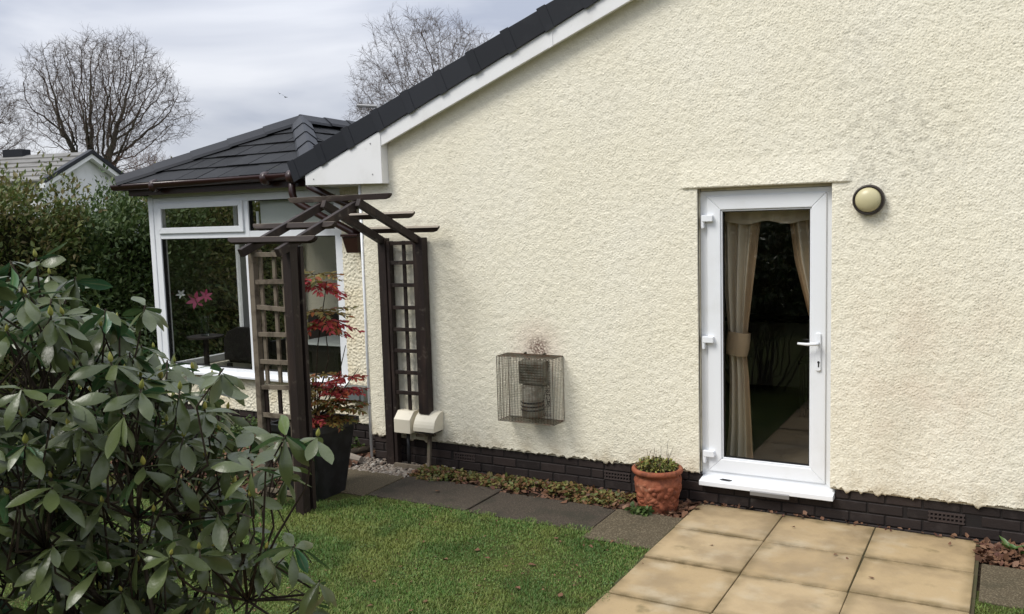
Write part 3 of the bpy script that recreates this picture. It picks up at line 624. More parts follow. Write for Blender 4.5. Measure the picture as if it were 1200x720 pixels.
def tile_slope(O, U, Vv, width, umin_slope, umax_slope, rows=5):
    """O origin at eave, U along eave, V up slope (3D unit). u limits: umin_slope*v<=u<=width-umax_slope*v"""
    O, U, Vv = Vector(O), Vector(U), Vector(Vv); n_ = U.cross(Vv)
    if n_.z < 0: n_ = -n_
    r_ = 0; v0 = -.05
    while v0 < plen-.05:
        v1 = v0+crs+.05; k = -2; off = (r_ % 2)*.15
        while k*tw+off < width+.3:
            u0 = k*tw+off; u1 = u0+tw-.006; sh = .0
            poly = [(u0, v0), (u1, v0), (u1+sh, v1), (u0+sh, v1)]
            poly = clip(poly, -1, umin_slope, 0); poly = clip(poly, 1, umax_slope, width) if poly else []
            poly = clip(poly, 0, 1, plen) if poly else []
            if len(poly) > 2:
                jit = random.uniform(-.003, .003)
                P3 = [O+U*p[0]+Vv*p[1]+n_*(.016*(1-(p[1]-v0)/crs)+.0+jit+.004*math.sin((p[0]-u0)/tw*math.pi)) for p in poly]
                tile_piece(P3, n_, .013)
            k += 1
        v0 += crs; r_ += 1
ms = (PKX-EX0)/plen
tile_slope((EX0, EY0, EZ-.02), (1, 0, 0), (0, math.cos(pth), math.sin(pth)), EX1-EX0, ms, ms)
tile_slope((EX1, EY0, EZ-.02), (0, 1, 0), (-math.cos(pth), 0, math.sin(pth)), 3.0, ms, -100)
def ridge(p, q_, nseg, nm='ridge_tile'):
    p, q_ = Vector(p), Vector(q_); d = (q_-p)
    for i in range(nseg):
        a = p+d*(i/nseg)-d.normalized()*.02; b = p+d*((i+1)/nseg)
        u_ = d.normalized(); r = u_.cross(Vector((0, 0, 1))).normalized(); up = r.cross(u_)
        m = MB(); prof = [(-.12, -.075), (-.105, -.045), (-.012, .030), (.012, .030), (.105, -.045), (.12, -.075), (.09, -.075), (0, .0), (-.09, -.075)]
        v = [a+r*x*1.03+up*(z+.022) for x, z in prof]+[b+r*x*.97+up*(z+.012) for x, z in prof]; k = len(prof)
        m.add(v, [tuple(range(k-1, -1, -1)), tuple(range(k, 2*k))]+[(i_, (i_+1) % k, k+(i_+1) % k, k+i_) for i_ in range(k)])
        m.build(nm, verge_m, sroof)
ridge((EX0-.03, EY0-.03, EZ+.02), (PKX, PKY, PKZ+.045), 5, 'hip_tile'); ridge((EX1+.03, EY0-.03, EZ+.02), (PKX, PKY, PKZ+.045), 5, 'hip_tile'); ridge((PKX, PKY, PKZ+.04), (PKX, EYB, PKZ+.04), 9)
# gutter and pipes
def gutter(p, q_, nm):
    p, q_ = Vector(p), Vector(q_); u_ = (q_-p).normalized(); r = Vector((0, 0, 1)).cross(u_); k = 11
    prof = [(-.056*math.cos(t), -.062*math.sin(t)) for t in np.linspace(0, math.pi, k)]+[(.05*math.cos(t), -.055*math.sin(t)) for t in np.linspace(0, math.pi, k)]
    n_ = len(prof); v = [p+r*a+Vector((0, 0, b)) for a, b in prof]+[q_+r*a+Vector((0, 0, b)) for a, b in prof]
    MB().add(v, [tuple(range(n_)), tuple(range(2*n_-1, n_-1, -1))]+[(i, (i+1) % n_, n_+(i+1) % n_, n_+i) for i in range(n_)]).build(nm, gutter_m, sun_, True)
gutter((-6.555, .12, 2.592), (-3.64, .12, 2.597), 'gutter'); gutter((-6.50, .178, 2.592), (-6.50, 5.0, 2.592), 'gutter')
for x in (-5.9, -4.32, -3.99): MB().tube([(x-.03, .12, 2.56), (x+.03, .12, 2.56)], .066, 14).build('gutter_bracket', gutter_m, sun_, True)
MB().box(-6.40, -3.64, .185, .20, 2.47, 2.60).build('fascia_board', gutter_m, sun_); MB().box(-6.40, -3.64, .201, SY+.02, 2.4995, 2.5015).build('soffit_board', gutter_m, sun_); MB().box(-6.41, -6.401, .185, 5.0, 2.47, 2.60).build('fascia_board', gutter_m, sun_)
MB().tube([(-4.0, .12, 2.55), (-4.0, .12, 2.40), (-3.985, .13, 2.34), (-3.94, .15, 2.30), (-3.40, .24, 2.03), (-3.37, .25, 1.98)], .034, 12).build('downpipe', gutter_m, sun_, True)
MB().tube([(-3.69, .05, 2.60), (-3.72, .06, 2.69)], .035, 10).build('gutter_end', gutter_m, sun_, True)
MB().tube([(-3.78, .10, 2.47), (-3.55, .13, 2.36), (-3.37, .22, 2.26), (-3.35, .25, 2.0)], .034, 12).build('downpipe', gutter_m, sun_, True)
MB().tube([(-3.36, .26, 1.86), (-3.36, .26, 1.0), (-3.14, .30, .9), (-3.14, .30, -.05)], .03, 12).add([], []).v and None
hp = MB(); hp.add([(-3.455, .15, 1.99), (-3.275, .15, 1.99), (-3.275, .335, 1.99), (-3.455, .335, 1.99), (-3.43, .18, 1.84), (-3.295, .18, 1.84), (-3.295, .335, 1.84), (-3.43, .335, 1.84)], [(0, 1, 2, 3), (7, 6, 5, 4), (0, 4, 5, 1), (1, 5, 6, 2), (2, 6, 7, 3), (3, 7, 4, 0)])
hp.box(-3.465, -3.265, .14, .337, 1.991, 2.012); hp.build('hopper', gutter_m, sun_, bevel=.004)
jb = empty('junction_box', (-3.46, .33, .41), 'grey weatherproof electrical box low on the sunroom pier', 'electrical box')
MB().box(-3.575, -3.355, .24, .345, .425, .575).build('casing', greyp_m, jb, bevel=.012); MB().box(-3.57, -3.40, .228, .239, .435, .565).build('cover_flap', greyp_m, jb, bevel=.005)
# inside the sunroom
ch = empty('wicker_chair', (-5.75, 1.25, .2), 'dark wicker armchair with rounded back inside the sunroom', 'chair')
prof = [(-6.12, .56), (-6.12, .80), (-6.05, .90), (-5.9, .955), (-5.7, .965), (-5.5, .93), (-5.42, .82), (-5.42, .56)]
MB().prism(prof, 'y', 1.10, 1.16).build('backrest', wicker_m, ch, bevel=.015); MB().box(-6.12, -5.42, 1.165, 1.75, .52, .62).build('seat', wicker_m, ch, bevel=.02)
for x in (-6.12, -5.48): MB().box(x, x+.06, 1.165, 1.7, .625, .80).build('armrest', wicker_m, ch, bevel=.02)
for x in (-6.08, -5.46):
    for y in (1.14, 1.70): MB().box(x-.025, x+.025, y-.025, y+.025, .2, .519).build('leg', wicker_m, ch)
st = empty('glass_table', (-4.65, 1.5, .2), 'low dark table with a pale glass top inside the sunroom', 'table')
MB().box(-5.1, -4.2, 1.2, 1.9, .78, .80).build('table_top', pale_m, st, bevel=.004); MB().box(-5.05, -4.25, 1.25, 1.85, .70, .779).build('apron', wicker_m, st)
for x in (-5.0, -4.3):
    for y in (1.3, 1.8): MB().box(x-.03, x+.03, y-.03, y+.03, .2, .699).build('leg', wicker_m, st)
sf = empty('dark_sofa', (-4.9, 2.3, .2), 'dark sofa along the cream back wall inside the sunroom', 'sofa')
MB().box(-6.0, -4.2, 2.40, 2.58, .25, .98).build('backrest', dark_m, sf, bevel=.03); MB().box(-6.0, -4.2, 1.98, 2.395, .25, .62).build('seat', dark_m, sf, bevel=.03)
ft = empty('flower_stand', (-5.95, .68, .2), 'pedestal table under the lily vase inside the sunroom corner', 'table')
MB().lathe([(.0, .88), (.20, .88), (.20, .90), (0, .90)], 24, (-5.98, .72, 0)).build('top', dark_m, ft); MB().lathe([(.14, .2), (.13, .23), (.03, .26), (.03, .879)], 16, (-5.98, .72, 0)).build('pedestal', dark_m, ft)
vs_ = empty('lily_vase', (-5.98, .72, .90), 'glass vase with pink and white lilies inside the sunroom window', 'flowers')
MB().lathe([(.0, .905), (.045, .905), (.05, .95), (.035, 1.05), (.05, 1.12)], 20, (-5.98, .72, 0)).build('vase', vase_m, vs_, True)
def lily(c, r, mat, face, n=6, nm='flower'):
    c = np.array(c); face = unit(np.array(face)); a = unit(np.cross(face, [0, 0, 1])); b = np.cross(face, a)
    t = np.arange(n)*2*np.pi/n+.3; D = (a[None]*np.cos(t)[:, None]+b[None]*np.sin(t)[:, None])+face[None]*.45
    link(nm, leaf_cloud(nm, np.repeat(c[None], n, 0), D, np.repeat(face[None], n, 0), np.full(n, r), np.full(n, r*.42), mat, -.15, .25), vs_)
tow = unit(CAM-np.array([-6, .7, 1.3]))
p1 = at_y(229, 352, .70); p2 = at_y(212, 345, .70); p3 = at_y(241, 347, .73)
lily(p1, .105, pink_m, tow); lily(p3, .08, pink_m, tow+np.array([.2, .3, .2])); lily(p2, .06, wpet_m, tow+np.array([-.4, 0, .3]), 5)
stm = MB()
for p in (p1, p2, p3): stm.tube([(-5.98, .72, .95), tuple((np.array([-5.98, .72, 1.1])+p)/2), tuple(p)], .005, 5)
stm.build('flower_stem', hedge_m, vs_)
link('leaves', leaf_cloud('leaves', np.repeat(p1[None]-[0, 0, .02], 7, 0)+rng.normal(size=(7, 3))*.04, rdir(7)+[0, 0, .6], rdir(7), np.full(7, .13), np.full(7, .03), hedge_l), vs_)

# ================================================================== ARCH
arch = empty('garden_arch', (-2.7, -.7, -.03), 'dark stained wooden garden arch with trellis sides spanning the path', 'arch')
FYP, BYP = -1.40, -.075
MB().box(-2.672, -2.594, FYP-.038, FYP+.038, -.06, 1.955).build('post', dwood_m, arch, bevel=.005)
MB().box(-2.655, -2.60, FYP+.075, FYP+.11, -.06, 1.955).build('post', dwood_m, arch, bevel=.004)
MB().box(-3.02, -2.97, FYP-.03, FYP+.02, -.06, 1.955).build('post', gwood_m, arch, bevel=.004)
MB().box(-2.845, -2.765, BYP-.035, BYP+.035, -.05, 1.975).build('post', dwood_m, arch, bevel=.005); MB().box(-2.755, -2.725, BYP-.03, BYP+.03, -.05, 1.95).build('post', dwood_m, arch, bevel=.004)
MB().box(-2.475, -2.375, BYP-.04, BYP+.04, .475, 1.975).build('post', dwood_m, arch, bevel=.005)
for z in (1.90, 1.70, 1.505, 1.31, 1.105, .915, .70, .49, .12):
    t = random.uniform(-.008, .008)
    MB().bar((-2.99, FYP-.012, z+t), (-2.665, FYP-.012, z-t), .018, .034).build('lath', gwood_m, arch, bevel=.002)
for x, a, b in ((-2.93, .93, 1.93), (-2.80, .95, 1.93), (-2.94, .05, .90), (-2.81, .30, .91), (-2.70, .05, 1.93)):
    t = random.uniform(-.012, .012)
    MB().bar((x, FYP+.012, a), (x+t, FYP+.012, b), .03, .018, (0, 1, 0)).build('lath', gwood_m if x > -2.75 or a > .9 else dwood_m, arch, bevel=.002)
for z in (1.93, 1.763, 1.572, 1.379, 1.19, 1.006, .818, .64): MB().bar((-2.75, BYP-.012, z), (-2.44, BYP-.012, z+.004), .018, .032).build('lath', dwood_m, arch, bevel=.002)
MB().bar((-2.60, BYP+.010, .49), (-2.60, BYP+.010, 1.95), .03, .018, (0, 1, 0)).build('lath', dwood_m, arch, bevel=.002)
AY, AZ = -.735, 2.275
for xf, xa, xb in ((-2.985, -2.90, -2.80), (-2.625, -2.55, -2.425)):
    MB().bar((xf, FYP-.13, 1.915), (xa, AY+.02, AZ-.015), .045, .062).build('rafter', dwood_m, arch, bevel=.004)
    MB().bar((xa+.046, AY-.03, AZ-.005), (xb, BYP-.01, 1.945), .045, .062).build('rafter', dwood_m, arch, bevel=.004)
def slat(x0, x1, y, z, tilt):
    h_ = .045; c = .055
    m = MB(); m.prism([(x0, h_/2), (x0+.004, h_/2-.018), (x0+.02, -h_/2+.010), (x0+c, -h_/2), (x1-c, -h_/2), (x1-.02, -h_/2+.010), (x1-.004, h_/2-.018), (x1, h_/2)], 'y', -.018, .018)
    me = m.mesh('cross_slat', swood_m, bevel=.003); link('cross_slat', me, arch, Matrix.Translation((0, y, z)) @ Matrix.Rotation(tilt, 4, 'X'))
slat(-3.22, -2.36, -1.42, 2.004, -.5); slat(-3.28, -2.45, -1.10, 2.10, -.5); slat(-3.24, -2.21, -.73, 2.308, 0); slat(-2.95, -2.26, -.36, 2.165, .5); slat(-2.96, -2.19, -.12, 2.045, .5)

# ================================================================== POTS
bp = empty('square_planter', (-2.885, -.98, -.03), 'tall tapered black planter standing behind the arch post', 'planter')
pc = (-2.885, -.98)
def frust(c, b, t, z0, z1): 
    return [(c[0]-b, c[1]-b, z0), (c[0]+b, c[1]-b, z0), (c[0]+b, c[1]+b, z0), (c[0]-b, c[1]+b, z0), (c[0]-t, c[1]-t, z1), (c[0]+t, c[1]-t, z1), (c[0]+t, c[1]+t, z1), (c[0]-t, c[1]+t, z1)]
CF_ = [(0, 3, 2, 1), (4, 5, 6, 7), (0, 1, 5, 4), (1, 2, 6, 5), (2, 3, 7, 6), (3, 0, 4, 7)]
MB().add(frust(pc, .165, .235, -.03, .52), CF_).build('pot_body', potb_m, bp, bevel=.012)
pm = MB()
for s_ in (-1, 1): pm.box(pc[0]-.26, pc[0]+.26, pc[1]+s_*.245-.014, pc[1]+s_*.245+.014, .521, .575); pm.box(pc[0]+s_*.245-.0135, pc[0]+s_*.245+.0135, pc[1]-.23, pc[1]+.23, .5215, .5745)
pm.build('rim', potb_m, bp, bevel=.004)
MB().box(pc[0]-.23, pc[0]+.23, pc[1]-.23, pc[1]+.23, .5205, .545).build('soil', soil_m, bp)
nd = empty('red_leaved_shrub', (pc[0], pc[1], .545), 'red leaved shrub with tiered fronds growing in the black planter', 'shrub')
stp = MB(); LP = {'r': [], 'o': []}
def frond(p, d, ln_, key, n=17, lw=.05):
    lw *= 1.35
    p = np.array(p, float); d = unit(np.array(d, float)); side = unit(np.cross(d, [0, 0, 1])); 
    q = [p+d*ln_*t+np.array([0, 0, -.22*ln_*t*t]) for t in np.linspace(0, 1, 6)]
    stp.tube([tuple(a) for a in q], .0022, 4)
    for i in range(n):
        t = .15+.85*i/(n-1); c = p+d*ln_*t+np.array([0, 0, -.22*ln_*t*t]); s_ = 1 if i % 2 else -1
        dd = d*.55+side*s_*(.9-.3*t)+rng.normal(size=3)*.22+np.array([0, 0, -.25])
        if i == n-1: dd = d
        LP[key].append((c, dd, lw*(1.15-.4*t)*rng.uniform(.8, 1.2)))
base = np.array([pc[0], pc[1], .54])
stems = [((372, 408), (383, 330), -1.0), ((385, 420), (380, 372), -.97), ((395, 450), (405, 405), -.95), ((380, 470), (395, 440), -.95), ((400, 460), (420, 432), -.93), ((365, 460), (366, 445), -1.02), ((372, 480), (372, 460), -1.1)]
for k, (a_, b_2, y) in enumerate(stems):
    pa, pb = at_y(*a_, y), at_y(*b_2, y); stp.tube([tuple(base+rng.normal(size=3)*[.05, .05, 0]), tuple((base+pa)/2+rng.normal(size=3)*.015), tuple(pa), tuple(pb)], [.008, .007, .005, .003], 6)
def tier(px, y, n, ln_, key, spread=(1, .8), up=.1, lw=.05):
    c = at_y(*px, y)
    for k in range(n):
        t = 2*math.pi*(k+rng.uniform(-.3, .3))/n; frond(c, (math.cos(t)*spread[0], math.sin(t)*spread[1], up+rng.normal()*.1), ln_*rng.uniform(.75, 1.15), key, lw=lw)
tier((368, 322), -1.0, 5, .24, 'o', (1, .5), .12); tier((370, 335), -1.0, 5, .24, 'r', (1, .5), .0); tier((378, 365), -.97, 6, .24, 'o', (1, .6), .1); tier((378, 375), -.97, 8, .25, 'r', (1, .6), -.05, .055)
tier((405, 442), -.93, 5, .16, 'r', lw=.045); tier((372, 440), -1.0, 5, .15, 'o', lw=.04); tier((398, 460), -.95, 6, .17, 'r', lw=.045); tier((385, 475), -.97, 8, .17, 'o', lw=.04); tier((372, 470), -1.05, 8, .2, 'o', lw=.04); tier((365, 490), -1.12, 5, .12, 'r', lw=.04); tier((395, 490), -.95, 8, .18, 'o', lw=.04); tier((400, 470), -.92, 5, .2, 'o', lw=.04)
tier((366, 330), -1.02, 5, .2, 'r', (1, .5), .05); tier((374, 380), -1.0, 5, .2, 'o', (1, .6), -.1); tier((364, 455), -1.05, 7, .17, 'o', lw=.042); tier((408, 455), -.9, 6, .17, 'r', lw=.042); tier((388, 488), -.95, 8, .2, 'o', lw=.042); tier((380, 450), -.95, 6, .16, 'r', lw=.04); tier((410, 478), -.9, 6, .15, 'o', lw=.04)
stp.build('stems', stem_m, nd)
for key, mt, nm in (('r', red_m, 'red_foliage'), ('o', org_m, 'orange_foliage')):
    A = LP[key]; P_ = np.array([a[0] for a in A]); D_ = np.array([a[1] for a in A]); L_ = np.array([a[2] for a in A])
    tag(link(nm, leaf_cloud(nm, P_, D_, np.array([[0, 0, 1.]])+rng.normal(size=(len(A), 3))*.35, L_, L_*.42, mt, .1, .1), nd), kind='stuff')
# terracotta pot
tp = empty('terracotta_pot', (-.305, -.20, -.03), 'squat terracotta pot with leafy relief standing beside the door', 'pot')
tcx, tcy = -.305, -.205
prof = [(.0, -.03), (.135, -.03), (.142, -.02), (.140, .03), (.150, .09), (.165, .15), (.166, .19), (.155, .222), (.150, .235), (.158, .242), (.178, .248), (.186, .262), (.184, .278), (.172, .287), (.158, .284), (.150, .262), (.0, .262)]
MB().lathe(prof, 56, (tcx, tcy, 0)).build('pot_body', terra_m, tp, True)
rl = MB()
for k in range(190):
    t = random.uniform(0, 2*math.pi); z = random.uniform(.015, .20); rr = np.interp(z, [-.02, .03, .09, .15, .19, .222], [.142, .140, .150, .165, .166, .155]); s_ = random.uniform(.012, .026)
    c = Vector((tcx+rr*math.cos(t), tcy+rr*math.sin(t), z)); n_ = Vector((math.cos(t), math.sin(t), 0)); tg = Vector((-n_.y, n_.x, 0)); a_ = random.uniform(0, 6.28); u_ = tg*math.cos(a_)+Vector((0, 0, 1))*math.sin(a_); w_ = n_.cross(u_)
    el = random.choice((1, 1, 1.9)); vv = []
    for lat in (0, .9, 1.4):
        for j in range(8):
            th = j*math.pi/4; vv.append(c+(u_*math.cos(th)*el+w_*math.sin(th))*s_*math.cos(lat)+n_*(s_*.55*math.sin(lat)-.002))
    vv.append(c+n_*s_*.55)
    rl.add(vv, [(r*8+j, r*8+(j+1) % 8, (r+1)*8+(j+1) % 8, (r+1)*8+j) for r in range(2) for j in range(8)]+[(16+j, 16+(j+1) % 8, 24) for j in range(8)])
rl.build('leaf_relief', terra_m, tp, True)
MB().lathe([(.0005, .268), (.148, .268)], 24, (tcx, tcy, 0)).build('soil', soil_m, tp)
sedum_m = M('sedum_leaf', (.1, .1, .03), .5, .3).island([(.10, .14, .03), (.20, .22, .05), (.32, .29, .08), (.07, .10, .03), (.14, .09, .05), (.24, .24, .06)]).trans(.2)
pp = empty('pot_plant', (tcx, tcy, .268), 'low sprawling green and yellow plant in the terracotta pot', 'plant')
n = 520; r_ = .145*np.sqrt(rng.random(n)); t = rng.random(n)*6.283; P_ = np.stack([tcx+r_*np.cos(t), tcy+r_*np.sin(t), .268+.05*rng.random(n)*(1-.5*r_/.145)+.012], -1)
sel = (P_[:, 0] < tcx-.02) & (rng.random(n) < .7); P_[sel, 2] += .02
link('foliage', leaf_cloud('foliage', P_, rdir(n)*[1, 1, .5]+[0, 0, .1], rdir(n)+[0, 0, 1.5], rng.uniform(.018, .04, n), rng.uniform(.012, .024, n), sedum_m), pp)['kind'] = 'stuff'
tw_ = MB()
for k in range(9):
    a_ = random.uniform(0, 6.28); p0 = (tcx+.09*math.cos(a_), tcy+.09*math.sin(a_), .265); tw_.tube([p0, (p0[0]+random.uniform(-.02, .02), p0[1], .34), (p0[0]+random.uniform(-.05, .05), p0[1]+random.uniform(-.03, .03), random.uniform(.38, .46))], [.0022, .0018, .001], 4)
tw_.build('dry_twig', stem_m, pp)

# ================================================================== GROUND PLANTING, LITTER, GRASS
def strip_leaves(name, x0, x1, y0, y1, n, zmax, mat, lmin, lmax, label, cat, flat=1.0, zb=-.03, edge=None):
    X = rng.uniform(x0, x1, n); Y = y0+(y1-y0)*rng.beta(1.2, 1.2, n)
    if edge is not None: keep = Y > edge(X); X, Y = X[keep], Y[keep]; n = len(X)
    prof_ = np.sin(np.pi*np.clip((Y-y0)/(y1-y0), .04, .96))*(.65+.35*np.sin(X*7.3)*np.sin(X*3.1+1))
    Zp = zb+zmax*prof_*rng.random(n)**.6+.006
    L_ = rng.uniform(lmin, lmax, n)
    o = link(name, leaf_cloud(name, np.stack([X, Y, Zp], -1), rdir(n)*[1, 1, .5]+[0, 0, .1], rdir(n)*.7+[0, -.2, flat], L_, L_*rng.uniform(.55, .85, n), mat, .12, .12))
    return tag(o, label, cat, kind='stuff')
strip_leaves('ground_cover', -2.45, -.50, -.36, .0, 4300, .085, cover_m, .018, .045, 'low creeping plants with yellow and red leaves along the plinth', 'plants', edge=lambda X: -.29+.06*np.sin(X*9)+.04*np.sin(X*23)+.04*np.sin(X*3.7+1))
strip_leaves('leaf_litter', -2.5, -.5, -.37, .0, 900, .03, litter_m, .02, .05, 'brown dead leaves among the creeping plants along the plinth', 'leaves', 1.5, -.032)
strip_leaves('leaf_litter', -.62, -.04, -.37, -.02, 520, .035, litter_m, .03, .07, 'brown leaf litter round the terracotta pot', 'leaves', 2, -.032)
strip_leaves('leaf_litter', 1.78, 3.2, -.38, -.02, 2400, .05, litter_m, .028, .06, 'brown leaf litter between the plinth and the slab right of the patio', 'leaves', 1.2, -.032)
strip_leaves('leaf_litter', -5.5, -3.1, -1.4, .25, 2600, .05, litter_m, .03, .08, 'brown leaf litter under the arch and below the sunroom window', 'leaves', 1.5, -.032)
strip_leaves('leaf_debris', .0, 1.75, -.065, .0, 60, .02, litter_m, .02, .05, 'dry leaf scraps caught between the patio and the plinth', 'leaves', 2, -.005)
strip_leaves('border_plants', -6.4, -3.4, -.25, .28, 2600, .34, hedge_m, .03, .06, 'small leafy plants below the sunroom window', 'plants', .6)
strip_leaves('potside_weed', -.44, -.30, -.43, -.33, 110, .07, hedge_m, .03, .055, 'small green weed at the foot of the terracotta pot', 'plant', .6)
def broadplant(name, c, n, label):
    c = np.array(c); e = empty(name, tuple(c), label, 'plant'); t = rng.random(n)*6.283
    D_ = np.stack([np.cos(t), np.sin(t), rng.uniform(.5, 1.4, n)], -1)
    link('leaves', leaf_cloud('leaves', np.repeat(c[None], n, 0)+rng.normal(size=(n, 3))*[.03, .03, .01], D_, rdir(n)*.3+[0, 0, 1], rng.uniform(.08, .14, n), rng.uniform(.035, .05, n), green_m, .2, .25), e)
clover_m = M('clover_leaf', (.08, .14, .03), .6).island([(.06, .13, .03), (.11, .19, .05), (.16, .21, .05), (.09, .15, .06)]).trans(.2)
green_m = M('bright_leaf', (.06, .13, .03), .4, .4).island([(.05, .12, .025), (.08, .16, .04), (.10, .15, .04)]).trans(.25)
broadplant('foxglove_seedling', (1.965, -.14, -.02), 16, 'fresh green seedling in the leaf litter right of the patio')
# gravel
def stones(name, n, x0, x1, y0, y1, label, s0=.008, s1=.02):
    ico = np.array([(0, 0, 1), (.89, 0, .45), (.28, .85, .45), (-.72, .53, .45), (-.72, -.53, .45), (.28, -.85, .45), (.72, .53, -.45), (-.28, .85, -.45), (-.89, 0, -.45), (-.28, -.85, -.45), (.72, -.53, -.45), (0, 0, -1)], float)
    fi = np.array([(0, 1, 2), (0, 2, 3), (0, 3, 4), (0, 4, 5), (0, 5, 1), (1, 6, 2), (2, 7, 3), (3, 8, 4), (4, 9, 5), (5, 10, 1), (2, 6, 7), (3, 7, 8), (4, 8, 9), (5, 9, 10), (1, 10, 6), (6, 11, 7), (7, 11, 8), (8, 11, 9), (9, 11, 10), (10, 11, 6)])
    s_ = rng.uniform(s0, s1, (n, 1))*np.stack([rng.uniform(.8, 1.5, n), rng.uniform(.8, 1.2, n), rng.uniform(.5, .8, n)], -1); a_ = rng.random(n)*6.283
    v = ico[None]*s_[:, None]*(1+rng.normal(size=(n, 12, 1))*.1); ca, sa = np.cos(a_)[:, None], np.sin(a_)[:, None]
    v = np.stack([v[..., 0]*ca-v[..., 1]*sa, v[..., 0]*sa+v[..., 1]*ca, v[..., 2]], -1)
    yy = y0+(y1-y0)*rng.random(n); v += np.stack([rng.uniform(x0, x1, n), yy, -.026+.03*np.clip((yy-y0)/(y1-y0), 0, 1)*rng.random(n)], -1)[:, None]
    F_ = (np.arange(n)*12)[:, None, None]+fi[None]
    tag(link(name, npmesh(name, v.reshape(-1, 3), F_.reshape(-1, 3), gravel_m)), label, 'gravel', kind='stuff')
stones('gravel', 1500, -3.5, -2.2, -.33, .0, 'grey and brown gravel between the path and the wall by the trellis')
tag(MB().tube([(-3.35, -.1, .03), (-3.12, .02, .07)], .03, 12).build('clay_pipe', stem_m, smooth=True), 'short brown pipe offcut lying on the gravel by the sunroom pier', 'pipe')
tag(MB().tube([(-3.30, -.2, .0), (-3.22, -.16, .03), (-3.08, -.17, .02)], [.035, .04, .03], 8).build('stone_lump', gravel_m), 'pale broken stone lump lying on the gravel', 'stone')
# grass
def grass(name, n, region, label):
    P_ = region(n); n = len(P_); t = rng.random(n)*6.283; lean = rng.uniform(.2, 1.2, n); h_ = rng.uniform(.008, .024, n)*(1+.5*np.sin(P_[:, 0]*2.3)*np.sin(P_[:, 1]*3.1))
    d = np.stack([np.cos(t), np.sin(t), np.zeros(n)], -1); s_ = np.stack([-np.sin(t), np.cos(t), np.zeros(n)], -1)*(rng.uniform(.0016, .003, n)[:, None])
    up = np.array([[0, 0, 1.]]); m_ = P_+up*h_[:, None]*.6+d*(lean*h_*.35)[:, None]; tip = P_+up*h_[:, None]*.92+d*(lean*h_*1.1)[:, None]
    v = np.stack([P_-s_, P_+s_, m_+s_*.8, m_-s_*.8, tip], 1).reshape(-1, 3); b = (np.arange(n)*5)[:, None]
    f = np.concatenate([b+np.array([[0, 1, 2]]), b+np.array([[0, 2, 3]]), b+np.array([[3, 2, 4]])])
    tag(link(name, npmesh(name, v, f, grass_m)), label, 'grass', kind='stuff')
def lawnz(x, y): return -.028+.012*np.sin(x*2.1+y)*np.cos(y*1.7)
def reg_main(n):
    x = rng.uniform(-4.4, .05, n); y = rng.uniform(-4.0, -.80, n)
    front = np.interp(x, [-4.4, -3.2, -2.6, -2.4, -1.5, -.56, -.5, .1], [-1.45, -1.25, -1.1, -.83, -.84, -.85, -.95, -.97])+.035*np.sin(x*17)+.02*np.sin(x*41)+.03*np.sin(x*6.3)+.04*(rng.random(n)**3)
    k = (y < front) & (x < -.035+.025*np.sin(y*13)+.015*np.sin(y*37)+.03*rng.random(n)**3) & (rng.random(n) < np.where(x < -2.9, .45, 1))
    return np.stack([x[k], y[k], lawnz(x[k], y[k])], -1)
grass('lawn_grass', 230000, reg_main, 'short green lawn grass between the path and the patio')
def reg_r(n):
    x = rng.uniform(1.765, 3.2, n); y = rng.uniform(-2.6, -.93, n); k = y < -.96+.02*np.sin(x*19); return np.stack([x[k], y[k], lawnz(x[k], y[k])], -1)
grass('lawn_grass', 26000, reg_r, 'short grass beyond the right edge of the patio')
# clover and moss tufts, and small scraps of dead leaf in the turf
n = 5200; cl = reg_main(160); P_ = (cl[:, None]+rng.normal(size=(len(cl), 40, 3))*[.05, .05, 0]).reshape(-1, 3); P_ = P_[(P_[:, 1] < -.88) & (P_[:, 0] < -.06)]; n = len(P_); P_[:, 2] = lawnz(P_[:, 0], P_[:, 1])+rng.uniform(.008, .020, n)
tag(link('lawn_weeds', leaf_cloud('lawn_weeds', P_, rdir(n)*[1, 1, .3], rdir(n)*.4+[0, 0, 1], rng.uniform(.008, .018, n), rng.uniform(.006, .013, n), clover_m)), 'small clover and moss leaves scattered through the lawn', 'weeds', kind='stuff')
P_ = reg_main(700); n = len(P_); P_[:, 2] += rng.uniform(.010, .022, n)
tag(link('leaf_scraps', leaf_cloud('leaf_scraps', P_, rdir(n)*[1, 1, .3], rdir(n)*.4+[0, 0, 1], rng.uniform(.008, .026, n), rng.uniform(.006, .014, n), litter_m)), 'tiny scraps of dead leaf caught in the lawn', 'leaves', kind='stuff')
# fallen leaves on lawn and slabs
fl_mesh = []
for k in range(4):
    m = leaf_cloud('fallen_leaf', np.array([[0., 0, 0]]), np.array([[1., 0, 0]]), np.array([[0, 0, 1.]]), np.array([.055]), np.array([.034]), litter_m, .15*(k-1.2), .12*(k-1)); fl_mesh.append(m)
def fallen(x, y, z, s_, lab, grp):
    o = link('fallen_leaf', random.choice(fl_mesh), None, Matrix.Translation((x, y, z)) @ Matrix.Rotation(random.uniform(0, 6.28), 4, 'Z') @ Matrix.Rotation(random.uniform(-.35, .35), 4, 'Y') @ Matrix.Scale(s_, 4)); tag(o, lab, 'leaf', grp)
for px, py in ((650, 629), (655, 634), (590, 662), (618, 661), (525, 653), (712, 645), (745, 640), (437, 707), (478, 712), (575, 653), (690, 639), (440, 680), (560, 640), (470, 660), (610, 690), (500, 700), (655, 700), (720, 633)):
    p = at_z(px, py, -.005); fallen(p[0], p[1], lawnz(p[0], p[1])+.018, random.uniform(.5, 1.05), 'dry brown fallen leaf lying on the lawn', 'fallen leaves on the lawn')
for px, py in ((835, 641), (932, 619), (977, 652), (992, 654), (1025, 679), (1112, 640), (860, 593), (1000, 604), (1120, 628)):
    p = at_z(px, py, 0); fallen(p[0], p[1], .008, random.uniform(.4, .7), 'small dark dry leaf lying on the pale patio slabs', 'fallen leaves on the patio')
